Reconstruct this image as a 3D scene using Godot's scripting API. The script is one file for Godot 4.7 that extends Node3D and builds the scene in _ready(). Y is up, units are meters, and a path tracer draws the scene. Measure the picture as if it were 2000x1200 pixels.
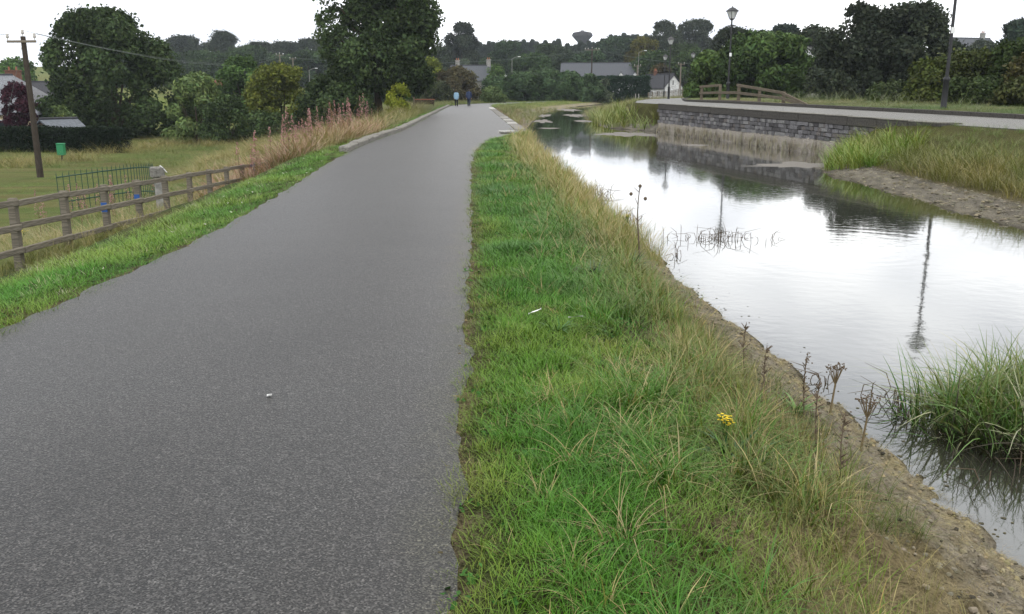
extends Node3D

const WATER := -0.45
var M := {}
var lump := FastNoiseLite.new()
var patch := FastNoiseLite.new()
var fine := FastNoiseLite.new()
var r := RandomNumberGenerator.new()
var bl := {}          # blade tuft meshes by kind
var sprays := {}      # leaf spray meshes by kind

# ------------------------------------------------------------------ small helpers
func lin(x: float, y: float, z: float) -> Color:
	return Color(x, y, z).linear_to_srgb()

func mat(x: float, y: float, z: float, rough := 0.85, spec := 0.3) -> StandardMaterial3D:
	var m := StandardMaterial3D.new()
	m.albedo_color = lin(x, y, z)
	m.roughness = rough
	m.metallic_specular = spec
	return m

func noise_tex(kind: int, freq: float, size: int, ramp: Gradient = null, oct := 4, as_normal := false, bump := 4.0, sd := 1) -> NoiseTexture2D:
	var n := FastNoiseLite.new()
	n.noise_type = kind
	n.frequency = freq
	n.fractal_octaves = oct
	n.seed = sd
	if kind == FastNoiseLite.TYPE_CELLULAR:
		n.cellular_return_type = FastNoiseLite.RETURN_CELL_VALUE
		n.cellular_jitter = 1.0
		n.fractal_type = FastNoiseLite.FRACTAL_NONE
	var t := NoiseTexture2D.new()
	t.width = size
	t.height = size
	t.seamless = kind != FastNoiseLite.TYPE_CELLULAR
	t.seamless_blend_skirt = 0.15
	t.noise = n
	if ramp:
		t.color_ramp = ramp
	if as_normal:
		t.as_normal_map = true
		t.bump_strength = bump
	return t

func ramp(stops: Array) -> Gradient:
	var g := Gradient.new()
	var off := PackedFloat32Array()
	var col := PackedColorArray()
	for s in stops:
		off.append(s[0])
		col.append(lin(s[1], s[2], s[3]))
	g.offsets = off
	g.colors = col
	return g

func tag(o: Node, label: String, category: String, group := "", kind := "") -> Node:
	o.set_meta("label", label)
	if category: o.set_meta("category", category)
	if group: o.set_meta("group", group)
	if kind: o.set_meta("kind", kind)
	return o

func thing(called: String, label: String, category: String, at := Vector3.ZERO, turn := 0.0, group := "") -> Node3D:
	var o := Node3D.new()
	o.name = called
	add_child(o, true)
	o.position = at
	o.rotation.y = turn
	tag(o, label, category, group)
	return o

func part(called: String, mesh: Mesh, m: Material, parent: Node, xf := Transform3D()) -> MeshInstance3D:
	var o := MeshInstance3D.new()
	o.name = called
	o.mesh = mesh
	o.transform = xf
	if m: o.material_override = m
	parent.add_child(o, true)
	return o

func copy(o: Node3D, at: Vector3, turn := 0.0, label := "", grow := 1.0) -> Node3D:
	var c: Node3D = o.duplicate()
	c.name = o.name.rstrip("0123456789")
	add_child(c, true)
	c.position = at
	c.rotation = Vector3(0, turn, 0)
	c.scale = Vector3.ONE * grow
	if label: c.set_meta("label", label)
	return c

func begin() -> SurfaceTool:
	var st := SurfaceTool.new()
	st.begin(Mesh.PRIMITIVE_TRIANGLES)
	return st

func done(st: SurfaceTool) -> ArrayMesh:
	st.generate_normals()
	return st.commit()

# a triangle whose front looks away from the point c
func tri_out(st: SurfaceTool, a: Vector3, b: Vector3, d: Vector3, c: Vector3) -> void:
	var n := (a - d).cross(a - b)
	if n.dot((a + b + d) / 3.0 - c) < 0.0:
		var k := b
		b = d
		d = k
	st.add_vertex(a)
	st.add_vertex(b)
	st.add_vertex(d)

func quad_out(st: SurfaceTool, a: Vector3, b: Vector3, d: Vector3, e: Vector3, c: Vector3) -> void:
	tri_out(st, a, b, d, c)
	tri_out(st, a, d, e, c)

# box with chamfered edges, centred at the transform's origin
func box(st: SurfaceTool, xf: Transform3D, size: Vector3, bev := 0.0, wob := 0.0) -> void:
	st.set_smooth_group(-1)
	var h := size * 0.5
	var c := xf.origin
	if bev <= 0.0:
		var p := []
		for i in 8:
			p.append(xf * Vector3(h.x * (1 if i & 1 else -1), h.y * (1 if i & 2 else -1), h.z * (1 if i & 4 else -1)))
		for q in [[0, 1, 3, 2], [4, 5, 7, 6], [0, 1, 5, 4], [2, 3, 7, 6], [0, 2, 6, 4], [1, 3, 7, 5]]:
			quad_out(st, p[q[0]], p[q[1]], p[q[2]], p[q[3]], c)
		return
	var v := []
	for i in 8:
		var s := Vector3(1 if i & 1 else -1, 1 if i & 2 else -1, 1 if i & 4 else -1)
		var k := Vector3(h.x, h.y, h.z) + Vector3(r.randf_range(-wob, wob), r.randf_range(-wob, wob), r.randf_range(-wob, wob))
		v.append([xf * (s * Vector3(k.x, k.y - bev, k.z - bev)), xf * (s * Vector3(k.x - bev, k.y, k.z - bev)), xf * (s * Vector3(k.x - bev, k.y - bev, k.z))])
	for q in [[1, 3, 7, 5, 0], [0, 2, 6, 4, 0], [2, 3, 7, 6, 1], [0, 1, 5, 4, 1], [4, 5, 7, 6, 2], [0, 1, 3, 2, 2]]:
		quad_out(st, v[q[0]][q[4]], v[q[1]][q[4]], v[q[2]][q[4]], v[q[3]][q[4]], c)
	for e in [[0, 1], [2, 3], [4, 5], [6, 7]]:
		quad_out(st, v[e[0]][1], v[e[1]][1], v[e[1]][2], v[e[0]][2], c)
	for e in [[0, 2], [1, 3], [4, 6], [5, 7]]:
		quad_out(st, v[e[0]][0], v[e[1]][0], v[e[1]][2], v[e[0]][2], c)
	for e in [[0, 4], [1, 5], [2, 6], [3, 7]]:
		quad_out(st, v[e[0]][0], v[e[1]][0], v[e[1]][1], v[e[0]][1], c)
	for i in 8:
		tri_out(st, v[i][0], v[i][1], v[i][2], c)

func bbox(size: Vector3, bev := 0.0, wob := 0.0) -> ArrayMesh:
	var st := begin()
	box(st, Transform3D(), size, bev, wob)
	return done(st)

func at3(p: Vector3, turn := 0.0) -> Transform3D:
	return Transform3D(Basis(Vector3.UP, turn), p)

# tapered tube through points
func tube(st: SurfaceTool, pts: Array, rad: Array, seg := 8, closed := true) -> void:
	st.set_smooth_group(0)
	var rings := []
	var side := Vector3.RIGHT
	for i in pts.size():
		var d: Vector3 = (pts[mini(i + 1, pts.size() - 1)] - pts[maxi(i - 1, 0)]).normalized()
		if abs(d.dot(side)) > 0.9: side = Vector3.FORWARD if abs(d.z) < 0.9 else Vector3.UP
		var u := d.cross(side).normalized()
		var w := d.cross(u).normalized()
		side = u.cross(d).normalized()
		var ring := []
		for k in seg:
			var a := TAU * k / seg
			ring.append(pts[i] + (u * cos(a) + w * sin(a)) * rad[i])
		rings.append(ring)
	for i in pts.size() - 1:
		var c: Vector3 = (pts[i] + pts[i + 1]) * 0.5
		for k in seg:
			quad_out(st, rings[i][k], rings[i][(k + 1) % seg], rings[i + 1][(k + 1) % seg], rings[i + 1][k], c)
	if closed:
		st.set_smooth_group(-1)
		for e in [0, pts.size() - 1]:
			var c: Vector3 = pts[1] if e == 0 else pts[e - 1]
			for k in range(1, seg - 1):
				tri_out(st, rings[e][0], rings[e][k], rings[e][k + 1], c)

func lathe(st: SurfaceTool, prof: Array, seg: int, smooth := true, turn := 0.0) -> void:
	st.set_smooth_group(0 if smooth else -1)
	for i in prof.size() - 1:
		var a: Vector2 = prof[i]
		var b: Vector2 = prof[i + 1]
		var out := Vector3(0, (a.y + b.y) * 0.5, 0)
		var slope := Vector2(b.y - a.y, a.x - b.x)   # outward normal of the profile
		for k in seg:
			var t0 := TAU * k / seg + turn
			var t1 := TAU * (k + 1) / seg + turn
			var m := (t0 + t1) * 0.5
			var n := Vector3(cos(m) * slope.x, slope.y, sin(m) * slope.x)
			var p0 := Vector3(cos(t0) * a.x, a.y, sin(t0) * a.x)
			var p1 := Vector3(cos(t1) * a.x, a.y, sin(t1) * a.x)
			var p2 := Vector3(cos(t1) * b.x, b.y, sin(t1) * b.x)
			var p3 := Vector3(cos(t0) * b.x, b.y, sin(t0) * b.x)
			var mid := (p0 + p1 + p2 + p3) * 0.25
			if a.x > 0.0001: tri_out(st, p0, p1, p2, mid - n)
			if b.x > 0.0001: tri_out(st, p0, p2, p3, mid - n)

# ------------------------------------------------------------------ the lie of the land
# Lines that run away from the camera along the canal; each is a list of (distance, across, height).
var lines := []
const BREAK := 175.0

func make_lines() -> void:
	lines = [
		[[-6, -150, -2.5], [60, -200, -2.5], [175, -300, 0.5], [850, -650, 1]],                                                          # 0 far left
		[[-6, -55, -2.5], [80, -62, -2.5], [120, -60, -1.5], [175, -50, 0.2], [850, -250, 0]],                                         # 1 field
		[[-6, -11, -1.8], [12, -12, -1.9], [22, -12.5, -2.0], [30, -13, -2.1], [50, -17, -2.4], [70, -20, -2.2], [94, -24, -1.6], [128, -25, -0.5], [175, -15, 0], [850, -100, 0]],
		[[-6, -6.3, -0.7], [12, -6.75, -0.85], [16.5, -6.95, -1.0], [22, -7.2, -1.2], [26, -7.35, -1.43], [36, -7.6, -1.2], [50, -9, -0.9], [70, -10.5, -0.6], [94, -12.5, -0.25], [128, -10, 0], [150, -2, 0.1], [175, 8, 0.1], [850, 0, 0]],   # 3 fence
		[[-6, -4.9, -0.26], [5.6, -4.9, -0.26], [13, -5.1, -0.28], [20, -5.4, -0.2], [25, -5.5, -0.05], [36, -5.4, -0.03], [50, -6.0, -0.03], [70, -7.0, 0.0], [94, -8.5, 0.02], [105, -8.5, 0.05], [128, -4.5, 0.1], [150, 4, 0.1], [175, 14, 0.1], [850, 10, 0]],  # 4 crest
		[[-6, -3.38, 0], [5.58, -3.34, 0], [9.9, -3.29, 0], [12.9, -3.45, 0], [19.65, -4.0, 0], [24.35, -4.27, 0], [29, -4.4, 0], [36.5, -4.35, 0], [49.5, -4.85, 0], [70.7, -5.65, 0], [94.4, -6.5, 0], [105, -6.2, 0], [116, -4, 0], [128, 0.5, 0.02], [150, 9, 0.05], [175, 20, 0.1], [850, 20, 0]],  # 5 path left
		[[-6, -0.1, 0], [2.41, -0.23, 0], [5.58, -0.34, 0], [12.4, -0.63, 0], [19.65, -0.93, 0], [24, -1.02, 0], [28, -0.9, 0], [31, -0.5, 0], [33, 0.0, 0], [34.5, 0.35, 0], [36, 0.5, 0], [38, 0.5, 0], [52, -0.15, 0], [88.5, -1.9, 0], [96, -2.2, 0], [105, -1.6, 0], [118, 1.5, 0], [132, 6, 0.02], [150, 13, 0.05], [175, 24, 0.1], [850, 30, 0]],  # 6 path right
		[[-6, 1.0, -0.08], [2.5, 0.97, -0.08], [5.8, 1.05, -0.07], [9.3, 0.98, -0.05], [16.7, 0.6, -0.05], [25.8, 0.1, -0.03], [30, 0.15, -0.03], [33, 0.35, -0.05], [35, 0.55, -0.1], [36.4, 0.6, -0.1], [36.8, 0.53, -0.5], [38, 0.53, -0.5], [46, 0.16, -0.5], [48, 0.15, -0.25], [52, 0.05, -0.15], [88.5, -1.6, -0.1], [96, -1.7, 0], [105, -1, 0], [118, 2.2, 0.02], [132, 6.8, 0.05], [150, 14, 0.1], [175, 25, 0.1], [850, 32, 0]],  # 7 bank crest
		[[-6, 2.6, WATER], [3.49, 2.23, WATER], [4.97, 2.14, WATER], [6, 2.05, WATER], [8, 1.91, WATER], [10.9, 1.79, WATER], [14, 1.63, WATER], [18.6, 1.5, WATER], [24.5, 1.26, WATER], [29.6, 1.01, WATER], [33, 0.95, WATER], [36.4, 0.9, WATER], [36.8, 0.58, WATER - 0.3], [46, 0.2, WATER - 0.3], [48, 0.75, WATER], [58.7, 1.3, WATER], [83, 2.8, WATER], [100, 5, WATER], [120, 8.7, WATER], [146, 15.5, -0.3], [175, 27, 0.1], [850, 34, 0]],  # 8 water's edge
		[[-6, 3.6, -1.2], [36.4, 1.9, -1.2], [36.8, 1.4, -1.2], [48, 1.6, -1.2], [83, 3.7, -1.0], [100, 6, -0.9], [146, 16.4, -0.5], [175, 28, 0.1], [850, 36, 0]],
		[[-6, 6.4, -1.2], [13, 6.5, -1.2], [22.2, 6.7, -1.2], [26, 8.6, -1.2], [28.5, 9.2, -1.2], [45, 6.5, -1.2], [50.6, 4.3, -1.0], [64, 4.5, -1], [80, 5.2, -1], [100, 8, -0.9], [146, 17.6, -0.5], [175, 29, 0.1], [850, 38, 0]],
		[[-6, 7.5, WATER], [13, 7.57, WATER], [19, 7.7, WATER], [22.2, 7.75, WATER], [24, 8.3, WATER], [26, 9.5, WATER], [27.5, 10.3, WATER], [28.5, 10.22, WATER], [45, 7.52, WATER], [46.5, 7.0, WATER], [50.6, 5.15, WATER], [64, 5.5, WATER], [80, 6.1, WATER], [100, 9, WATER], [120, 13, WATER], [146, 18.5, -0.3], [175, 30, 0.1], [850, 40, 0]],  # 11 far water's edge
		[[-6, 8.5, -0.28], [13, 8.5, -0.28], [19, 8.8, -0.28], [22, 8.9, -0.25], [24, 9.4, -0.2], [26, 10.0, -0.1], [27.5, 10.4, -0.2], [28.5, 10.35, 0.3], [45, 7.65, 0.4], [46.5, 7.5, -0.1], [50.6, 6.2, -0.2], [64, 6.4, -0.2], [80, 7.4, -0.2], [100, 11, -0.15], [146, 21, 0.1], [175, 33, 0.2], [850, 60, 0]],  # 12 top of the mud
		[[-6, 15.85, 0.45], [10, 13.3, 0.6], [19.5, 11.75, 0.69], [24, 11.0, 0.72], [28.5, 10.45, 0.77], [45, 7.75, 0.9], [52, 7.05, 0.9], [62, 8.5, 0.9], [80, 12, 0.85], [110, 22, 0.8], [146, 33, 0.9], [175, 45, 1], [850, 90, 0]],  # 13 road, canal side
		[[-6, 19.0, 0.5], [10, 16.4, 0.66], [28.5, 13.34, 0.84], [45, 10.65, 0.96], [52, 9.9, 0.96], [62, 11.6, 0.95], [80, 15.8, 0.9], [110, 26, 0.85], [146, 37, 0.9], [175, 49, 1], [850, 94, 0]],  # 14 road, far side
		[[-6, 23, 0.7], [28.5, 17.4, 0.95], [45, 14.7, 1.05], [52, 14.7, 1.05], [62, 16, 1.0], [80, 20, 0.95], [110, 31, 0.9], [175, 55, 1], [850, 110, 0]],
		[[-6, 55, 1.0], [60, 50, 1.0], [110, 65, 0.9], [175, 90, 1], [850, 250, 2]],
		[[-6, 150, 1.5], [60, 200, 1.5], [175, 300, 2], [850, 650, 4]],
	]

func line(i: int, d: float) -> Vector2:
	var a: Array = lines[i]
	if d <= a[0][0]: return Vector2(a[0][1], a[0][2])
	for k in range(1, a.size()):
		if d <= a[k][0]:
			var t: float = (d - a[k - 1][0]) / float(a[k][0] - a[k - 1][0])
			return Vector2(lerpf(a[k - 1][1], a[k][1], t), lerpf(a[k - 1][2], a[k][2], t))
	return Vector2(a[-1][1], a[-1][2])

func hill(x: float, d: float) -> float:
	var a := smoothstep(150.0, 430.0, d) * 12.0
	a += smoothstep(150.0, 280.0, d) * 4.0 * exp(-pow((x - 42.0) / 30.0, 2.0))
	return a

# a point on the ground: c counts across the lines (4.5 is half way between lines 4 and 5)
func ground(c: float, d: float) -> Vector3:
	var i := clampi(int(floor(c)), 0, lines.size() - 2)
	var f := c - i
	var a := line(i, d)
	var b := line(i + 1, d)
	var x := lerpf(a.x, b.x, f)
	var y := lerpf(a.y, b.y, f)
	if i == 7:   # the near bank is convex: flat on top, steep at the water
		y = lerpf(a.y, b.y, pow(f, 1.35))
	elif i == 3 or i == 12:
		y = lerpf(a.y, b.y, smoothstep(0.0, 1.0, f))
	y += hill(x, d)
	var w := 4.0 * f * (1.0 - f)
	if i == 5 or i == 13:
		y -= 0.03 * minf(1.0, w * 4.0)
	elif i <= 4 or i >= 14:
		y += lump.get_noise_2d(x, d) * 0.22 * (w if i == 4 or i == 14 else 1.0) * (0.4 if i >= 3 else 1.0)
	elif i == 6:
		y += w * lump.get_noise_2d(x * 3.0, d * 3.0) * 0.07 + w * 0.03
	elif i == 12:
		y += minf(w, 0.6) * (lump.get_noise_2d(x * 4.0, d * 4.0) * 0.06 + lump.get_noise_2d(x * 14.0, d * 14.0) * 0.03)
	if i == 7 or i == 8 or i == 10 or i == 11:
		var k := smoothstep(0.0, 0.35, f) if i == 7 else (1.0 - f) if i == 8 else f if i == 10 else 1.0 - smoothstep(0.7, 1.0, f)
		y += k * (lump.get_noise_2d(x * 5.0, d * 5.0) * 0.07 + lump.get_noise_2d(x * 16.0, d * 16.0) * 0.045 + lump.get_noise_2d(x * 45.0, d * 45.0) * 0.02)
	return Vector3(x, y, -d)

func ground_y(x: float, d: float) -> float:
	for i in lines.size() - 1:
		var a := line(i, d)
		var b := line(i + 1, d)
		if x <= b.x or i == lines.size() - 2:
			return ground(i + clampf((x - a.x) / maxf(b.x - a.x, 0.001), 0.0, 0.999), d).y
	return 0.0

func rows(from: float, to: float, fineness := 1.0) -> Array:
	var a := []
	var d := from
	while d < to:
		a.append(d)
		var s := 0.5
		if d >= 1.5: s = 0.07
		if d >= 7: s = 0.14
		if d >= 11: s = 0.3
		if d >= 30: s = 0.4
		if d >= 50: s = 1.5
		if d >= 100: s = 4.0
		if d >= 200: s = 22.0
		d += s * fineness
	a.append(to)
	return a

func sheet(cols: Array, ds: Array, fn: Callable, colour: Callable) -> ArrayMesh:
	var v := PackedVector3Array()
	var cl := PackedColorArray()
	var uv := PackedVector2Array()
	for d in ds:
		for c in cols:
			var p: Vector3 = fn.call(c, d)
			v.append(p)
			cl.append(colour.call(c, d, p))
			uv.append(Vector2(p.x, p.z) * 0.25)
	var n := PackedVector3Array()
	n.resize(v.size())
	n.fill(Vector3.ZERO)
	var ix := PackedInt32Array()
	var w := cols.size()
	for j in ds.size() - 1:
		for i in w - 1:
			var a := j * w + i
			var b := a + 1
			var c2 := a + w
			var e := c2 + 1
			for t in [[a, c2, e], [a, e, b]]:
				ix.append_array(PackedInt32Array(t))
				var m: Vector3 = (v[t[0]] - v[t[2]]).cross(v[t[0]] - v[t[1]])
				for k in 3: n[t[k]] += m
	for i in n.size():
		n[i] = n[i].normalized() if n[i].length_squared() > 1e-12 else Vector3.UP
	var arr := []
	arr.resize(Mesh.ARRAY_MAX)
	arr[Mesh.ARRAY_VERTEX] = v
	arr[Mesh.ARRAY_NORMAL] = n
	arr[Mesh.ARRAY_COLOR] = cl
	arr[Mesh.ARRAY_TEX_UV] = uv
	arr[Mesh.ARRAY_INDEX] = ix
	var me := ArrayMesh.new()
	me.add_surface_from_arrays(Mesh.PRIMITIVE_TRIANGLES, arr)
	return me

func ground_colour(c: float, d: float, p: Vector3) -> Color:
	var i := int(floor(c))
	var f := c - i
	var k := patch.get_noise_2d(p.x, p.z)
	var fi := fine.get_noise_2d(p.x * 9.0, p.z * 9.0)
	var grass := Color(0.06, 0.085, 0.03).lerp(Color(0.12, 0.11, 0.05), clampf(k * 1.3 + 0.3, 0, 1))
	if i <= 2: grass = Color(0.13, 0.17, 0.055).lerp(Color(0.19, 0.165, 0.075), clampf(k * 1.3 + 0.3, 0, 1))
	if d > 85.0: grass = grass.lerp(Color(0.15, 0.2, 0.045), clampf((d - 85.0) / 15.0, 0, 1) * (0.75 if d < 175.0 else 0.3))
	var soil := Color(0.125, 0.1, 0.065)
	var mud := Color(0.24, 0.215, 0.17)
	var out := grass
	if i == 4 or i == 6:
		out = Color(0.05, 0.07, 0.025).lerp(Color(0.09, 0.08, 0.04), clampf(k + 0.3, 0, 1))
		var e := f
		out = out.lerp(Color(0.17, 0.14, 0.085), clampf(e * 1.6 - 0.9 + k * 0.6 + fi * 0.5, 0, 0.9) if i == 6 else 0.0)
		var pe := (1.0 - f) if i == 4 else f
		out = out.lerp(soil, clampf(1.1 - pe * 8.0 + fi * 0.9, 0, 1))
	elif i == 7 and d > 92.0:
		out = grass.lerp(Color(0.3, 0.27, 0.2), smoothstep(0.55, 0.7, f))
	elif i == 7:
		out = Color(0.18, 0.15, 0.085).lerp(mud, smoothstep(0.45, 0.68, f + fi * 0.15 + k * 0.12))
		out = out.lerp(Color(0.27, 0.23, 0.13), smoothstep(0.7, 0.92, f + fi * 0.25 + k * 0.1) * clampf(0.3 + fi * 2.5, 0, 0.85))
		out = out.lerp(Color(0.05, 0.045, 0.03), smoothstep(0.975, 1.0, f))
	elif i == 8 or i == 9 or i == 10:
		out = Color(0.06, 0.055, 0.035)
	elif i == 11:
		out = Color(0.2, 0.187, 0.16).lerp(Color(0.10, 0.09, 0.07), clampf(1.0 - f * 6.0, 0, 1)).lerp(Color(0.27, 0.25, 0.2), clampf(fi * 2.0, 0, 0.7))
	elif i == 12:
		out = Color(0.16, 0.14, 0.08).lerp(Color(0.09, 0.09, 0.035), clampf(f * 3.0 + k * 0.4, 0, 1))
	elif i == 5 or i == 13:
		out = Color(0.05, 0.05, 0.05)
	return out * (1.0 + fi * 0.35)

# ------------------------------------------------------------------ blades, tufts, leaves
# n blades of grass in one mesh, rooted in a disc
func tuft(n: int, h: float, hv: float, spread: float, leanv: float, width: float, segs: int, droop: float, tint := 0.2, tipcol := Color(1, 1, 1), head := 0.0) -> ArrayMesh:
	var v := PackedVector3Array()
	var nn := PackedVector3Array()
	var cl := PackedColorArray()
	var ix := PackedInt32Array()
	for b in n:
		var a := r.randf() * TAU
		var rr := sqrt(r.randf()) * spread
		var base := Vector3(cos(a) * rr, -0.02, sin(a) * rr)
		var da := a + r.randf_range(-1.4, 1.4)
		var dir := Vector3(cos(da), 0, sin(da))
		var hh := h * (1.0 + r.randf_range(-hv, hv))
		var le := leanv * r.randf_range(0.2, 1.3)
		var dr := droop * r.randf_range(0.3, 1.3)
		var fa := r.randf() * TAU
		var side := Vector3(cos(fa), 0, sin(fa))
		if droop > 0.25: side = dir.cross(Vector3.UP).rotated(Vector3.UP, r.randf_range(-0.6, 0.6))
		var w := width * r.randf_range(0.7, 1.25)
		var tn := 1.0 + r.randf_range(-tint, tint)
		var c0 := Color(tn, tn * r.randf_range(0.92, 1.06), tn * r.randf_range(0.85, 1.1))
		var start := v.size()
		for s in segs + 1:
			var t := float(s) / segs
			var p := base + Vector3.UP * hh * (t - dr * t * t * 0.75) + dir * hh * (le * t + dr * t * t * 0.9)
			var ww := w * (1.0 - pow(t, 1.6) * 0.92)
			if head > 0.0 and t > 0.7: ww = w * head * (1.0 if s < segs else 0.2)
			var tang := (Vector3.UP * (1.0 - dr * t * 1.5) + dir * (le + dr * 1.8 * t)).normalized()
			var nor := side.cross(tang).normalized()
			nor = (nor * (1.0 if nor.y >= 0 else -1.0) + Vector3.UP * 0.55).normalized()
			var col := c0 * Color(1, 1, 1).lerp(tipcol, t * t)
			for q in [-0.5, 0.5]:
				v.append(p + side * ww * q)
				nn.append(nor)
				cl.append(col)
		for s in segs:
			var k := start + s * 2
			var g := (v[k] - v[k + 3]).cross(v[k] - v[k + 1])
			if g.dot(nn[k] + nn[k + 2]) >= 0.0: ix.append_array(PackedInt32Array([k, k + 1, k + 3, k, k + 3, k + 2]))
			else: ix.append_array(PackedInt32Array([k, k + 3, k + 1, k, k + 2, k + 3]))
	return from_arrays(v, nn, cl, ix)

func from_arrays(v: PackedVector3Array, n: PackedVector3Array, c: PackedColorArray, ix: PackedInt32Array) -> ArrayMesh:
	var arr := []
	arr.resize(Mesh.ARRAY_MAX)
	arr[Mesh.ARRAY_VERTEX] = v
	arr[Mesh.ARRAY_NORMAL] = n
	arr[Mesh.ARRAY_COLOR] = c
	arr[Mesh.ARRAY_INDEX] = ix
	var me := ArrayMesh.new()
	me.add_surface_from_arrays(Mesh.PRIMITIVE_TRIANGLES, arr)
	return me

# a spray of n leaves about one unit across; its axis is +y
func spray(n: int, size: float, flat: float, long: float, up := 0.0) -> ArrayMesh:
	var v := PackedVector3Array()
	var nn := PackedVector3Array()
	var cl := PackedColorArray()
	var ix := PackedInt32Array()
	for i in n:
		var d := Vector3(r.randfn(), r.randfn() * flat, r.randfn()).normalized() * pow(r.randf(), 0.5)
		var p := d * Vector3(1, 1, 1)
		var nor := (d + Vector3(r.randfn(), r.randfn() + 0.9 + up, r.randfn()) * 0.55).normalized()
		var ax := nor.cross(Vector3(r.randfn(), r.randfn(), r.randfn())).normalized()
		var ay := nor.cross(ax)
		var s := size * r.randf_range(0.65, 1.3)
		var k := v.size()
		var tn := r.randf_range(0.7, 1.3)
		var col := Color(tn * r.randf_range(0.9, 1.12), tn, tn * r.randf_range(0.8, 1.15))
		for q in [Vector2(-0.5, 0) * long, Vector2(-0.05, -0.42), Vector2(0.5, 0) * long, Vector2(-0.05, 0.42)]:
			v.append(p + (ax * q.x + ay * q.y) * s + nor * (0.06 * s if abs(q.x) < 0.2 else -0.06 * s))
			nn.append(nor)
			cl.append(col)
		ix.append_array(PackedInt32Array([k, k + 2, k + 1, k, k + 3, k + 2]))
	return from_arrays(v, nn, cl, ix)

# many copies of a few meshes as one object: items are [transform, colour, which mesh]
func scatter(called: String, label: String, category: String, meshes: Array, m: Material, items: Array, kind := "stuff", group := "") -> Node3D:
	var o := thing(called, label, category, Vector3.ZERO, 0.0, group)
	o.set_meta("kind", kind)
	fill_with(o, "blades", meshes, m, items)
	return o

func fill_with(o: Node, called: String, meshes: Array, m: Material, items: Array) -> void:
	for k in meshes.size():
		var own := []
		for it in items:
			if it[2] == k: own.append(it)
		if own.is_empty(): continue
		var mm := MultiMesh.new()
		mm.transform_format = MultiMesh.TRANSFORM_3D
		mm.use_colors = true
		mm.mesh = meshes[k]
		mm.instance_count = own.size()
		for i in own.size():
			mm.set_instance_transform(i, own[i][0])
			mm.set_instance_color(i, own[i][1])
		var n := MultiMeshInstance3D.new()
		n.name = called
		n.multimesh = mm
		n.material_override = m
		n.set_meta("kind", "stuff")
		o.add_child(n, true)

func up_xf(p: Vector3, scale: float, tilt := 0.12, high := 1.0) -> Transform3D:
	var b := Basis(Vector3.UP, r.randf() * TAU)
	b = Basis(Vector3(r.randf_range(-1, 1), 0, r.randf_range(-1, 1)).normalized(), r.randf() * tilt) * b
	return Transform3D(b.scaled(Vector3(scale, scale * high, scale)), p)

# items spread over the strip c0..c1, d0..d1; dens copies per square metre at distance 6, thinner and larger further off
func strip(c0: float, c1: float, d0: float, d1: float, dens: float, nm: int, size: float, fn: Callable, high := 1.0) -> Array:
	var out := []
	var d := d0
	while d < d1:
		var step := clampf(d * 0.06, 0.25, 4.0)
		var lod := clampf(d / 6.0, 0.8, 9.0)
		var wide := absf(ground(c1 - 0.001, d).x - ground(c0, d).x)
		var n := dens * wide * step / pow(lod, 1.3)
		var cnt := int(n) + (1 if r.randf() < n - int(n) else 0)
		for i in cnt:
			var c := r.randf_range(c0, c1)
			var dd := d + r.randf() * step
			var p := ground(c, dd)
			var got = fn.call(c, dd, p)     # [colour, size factor] or null
			if got == null: continue
			out.append([up_xf(p, size * got[1] * pow(lod, 0.35) * r.randf_range(0.75, 1.3), 0.2, high / pow(lod, 0.22)), got[0], r.randi() % nm])
		d += step
	return out

func jit(c: Color, k := 0.15) -> Color:
	var t := 1.0 + r.randf_range(-k, k)
	return Color(c.r * t * r.randf_range(0.93, 1.07), c.g * t, c.b * t * r.randf_range(0.9, 1.1))

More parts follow.
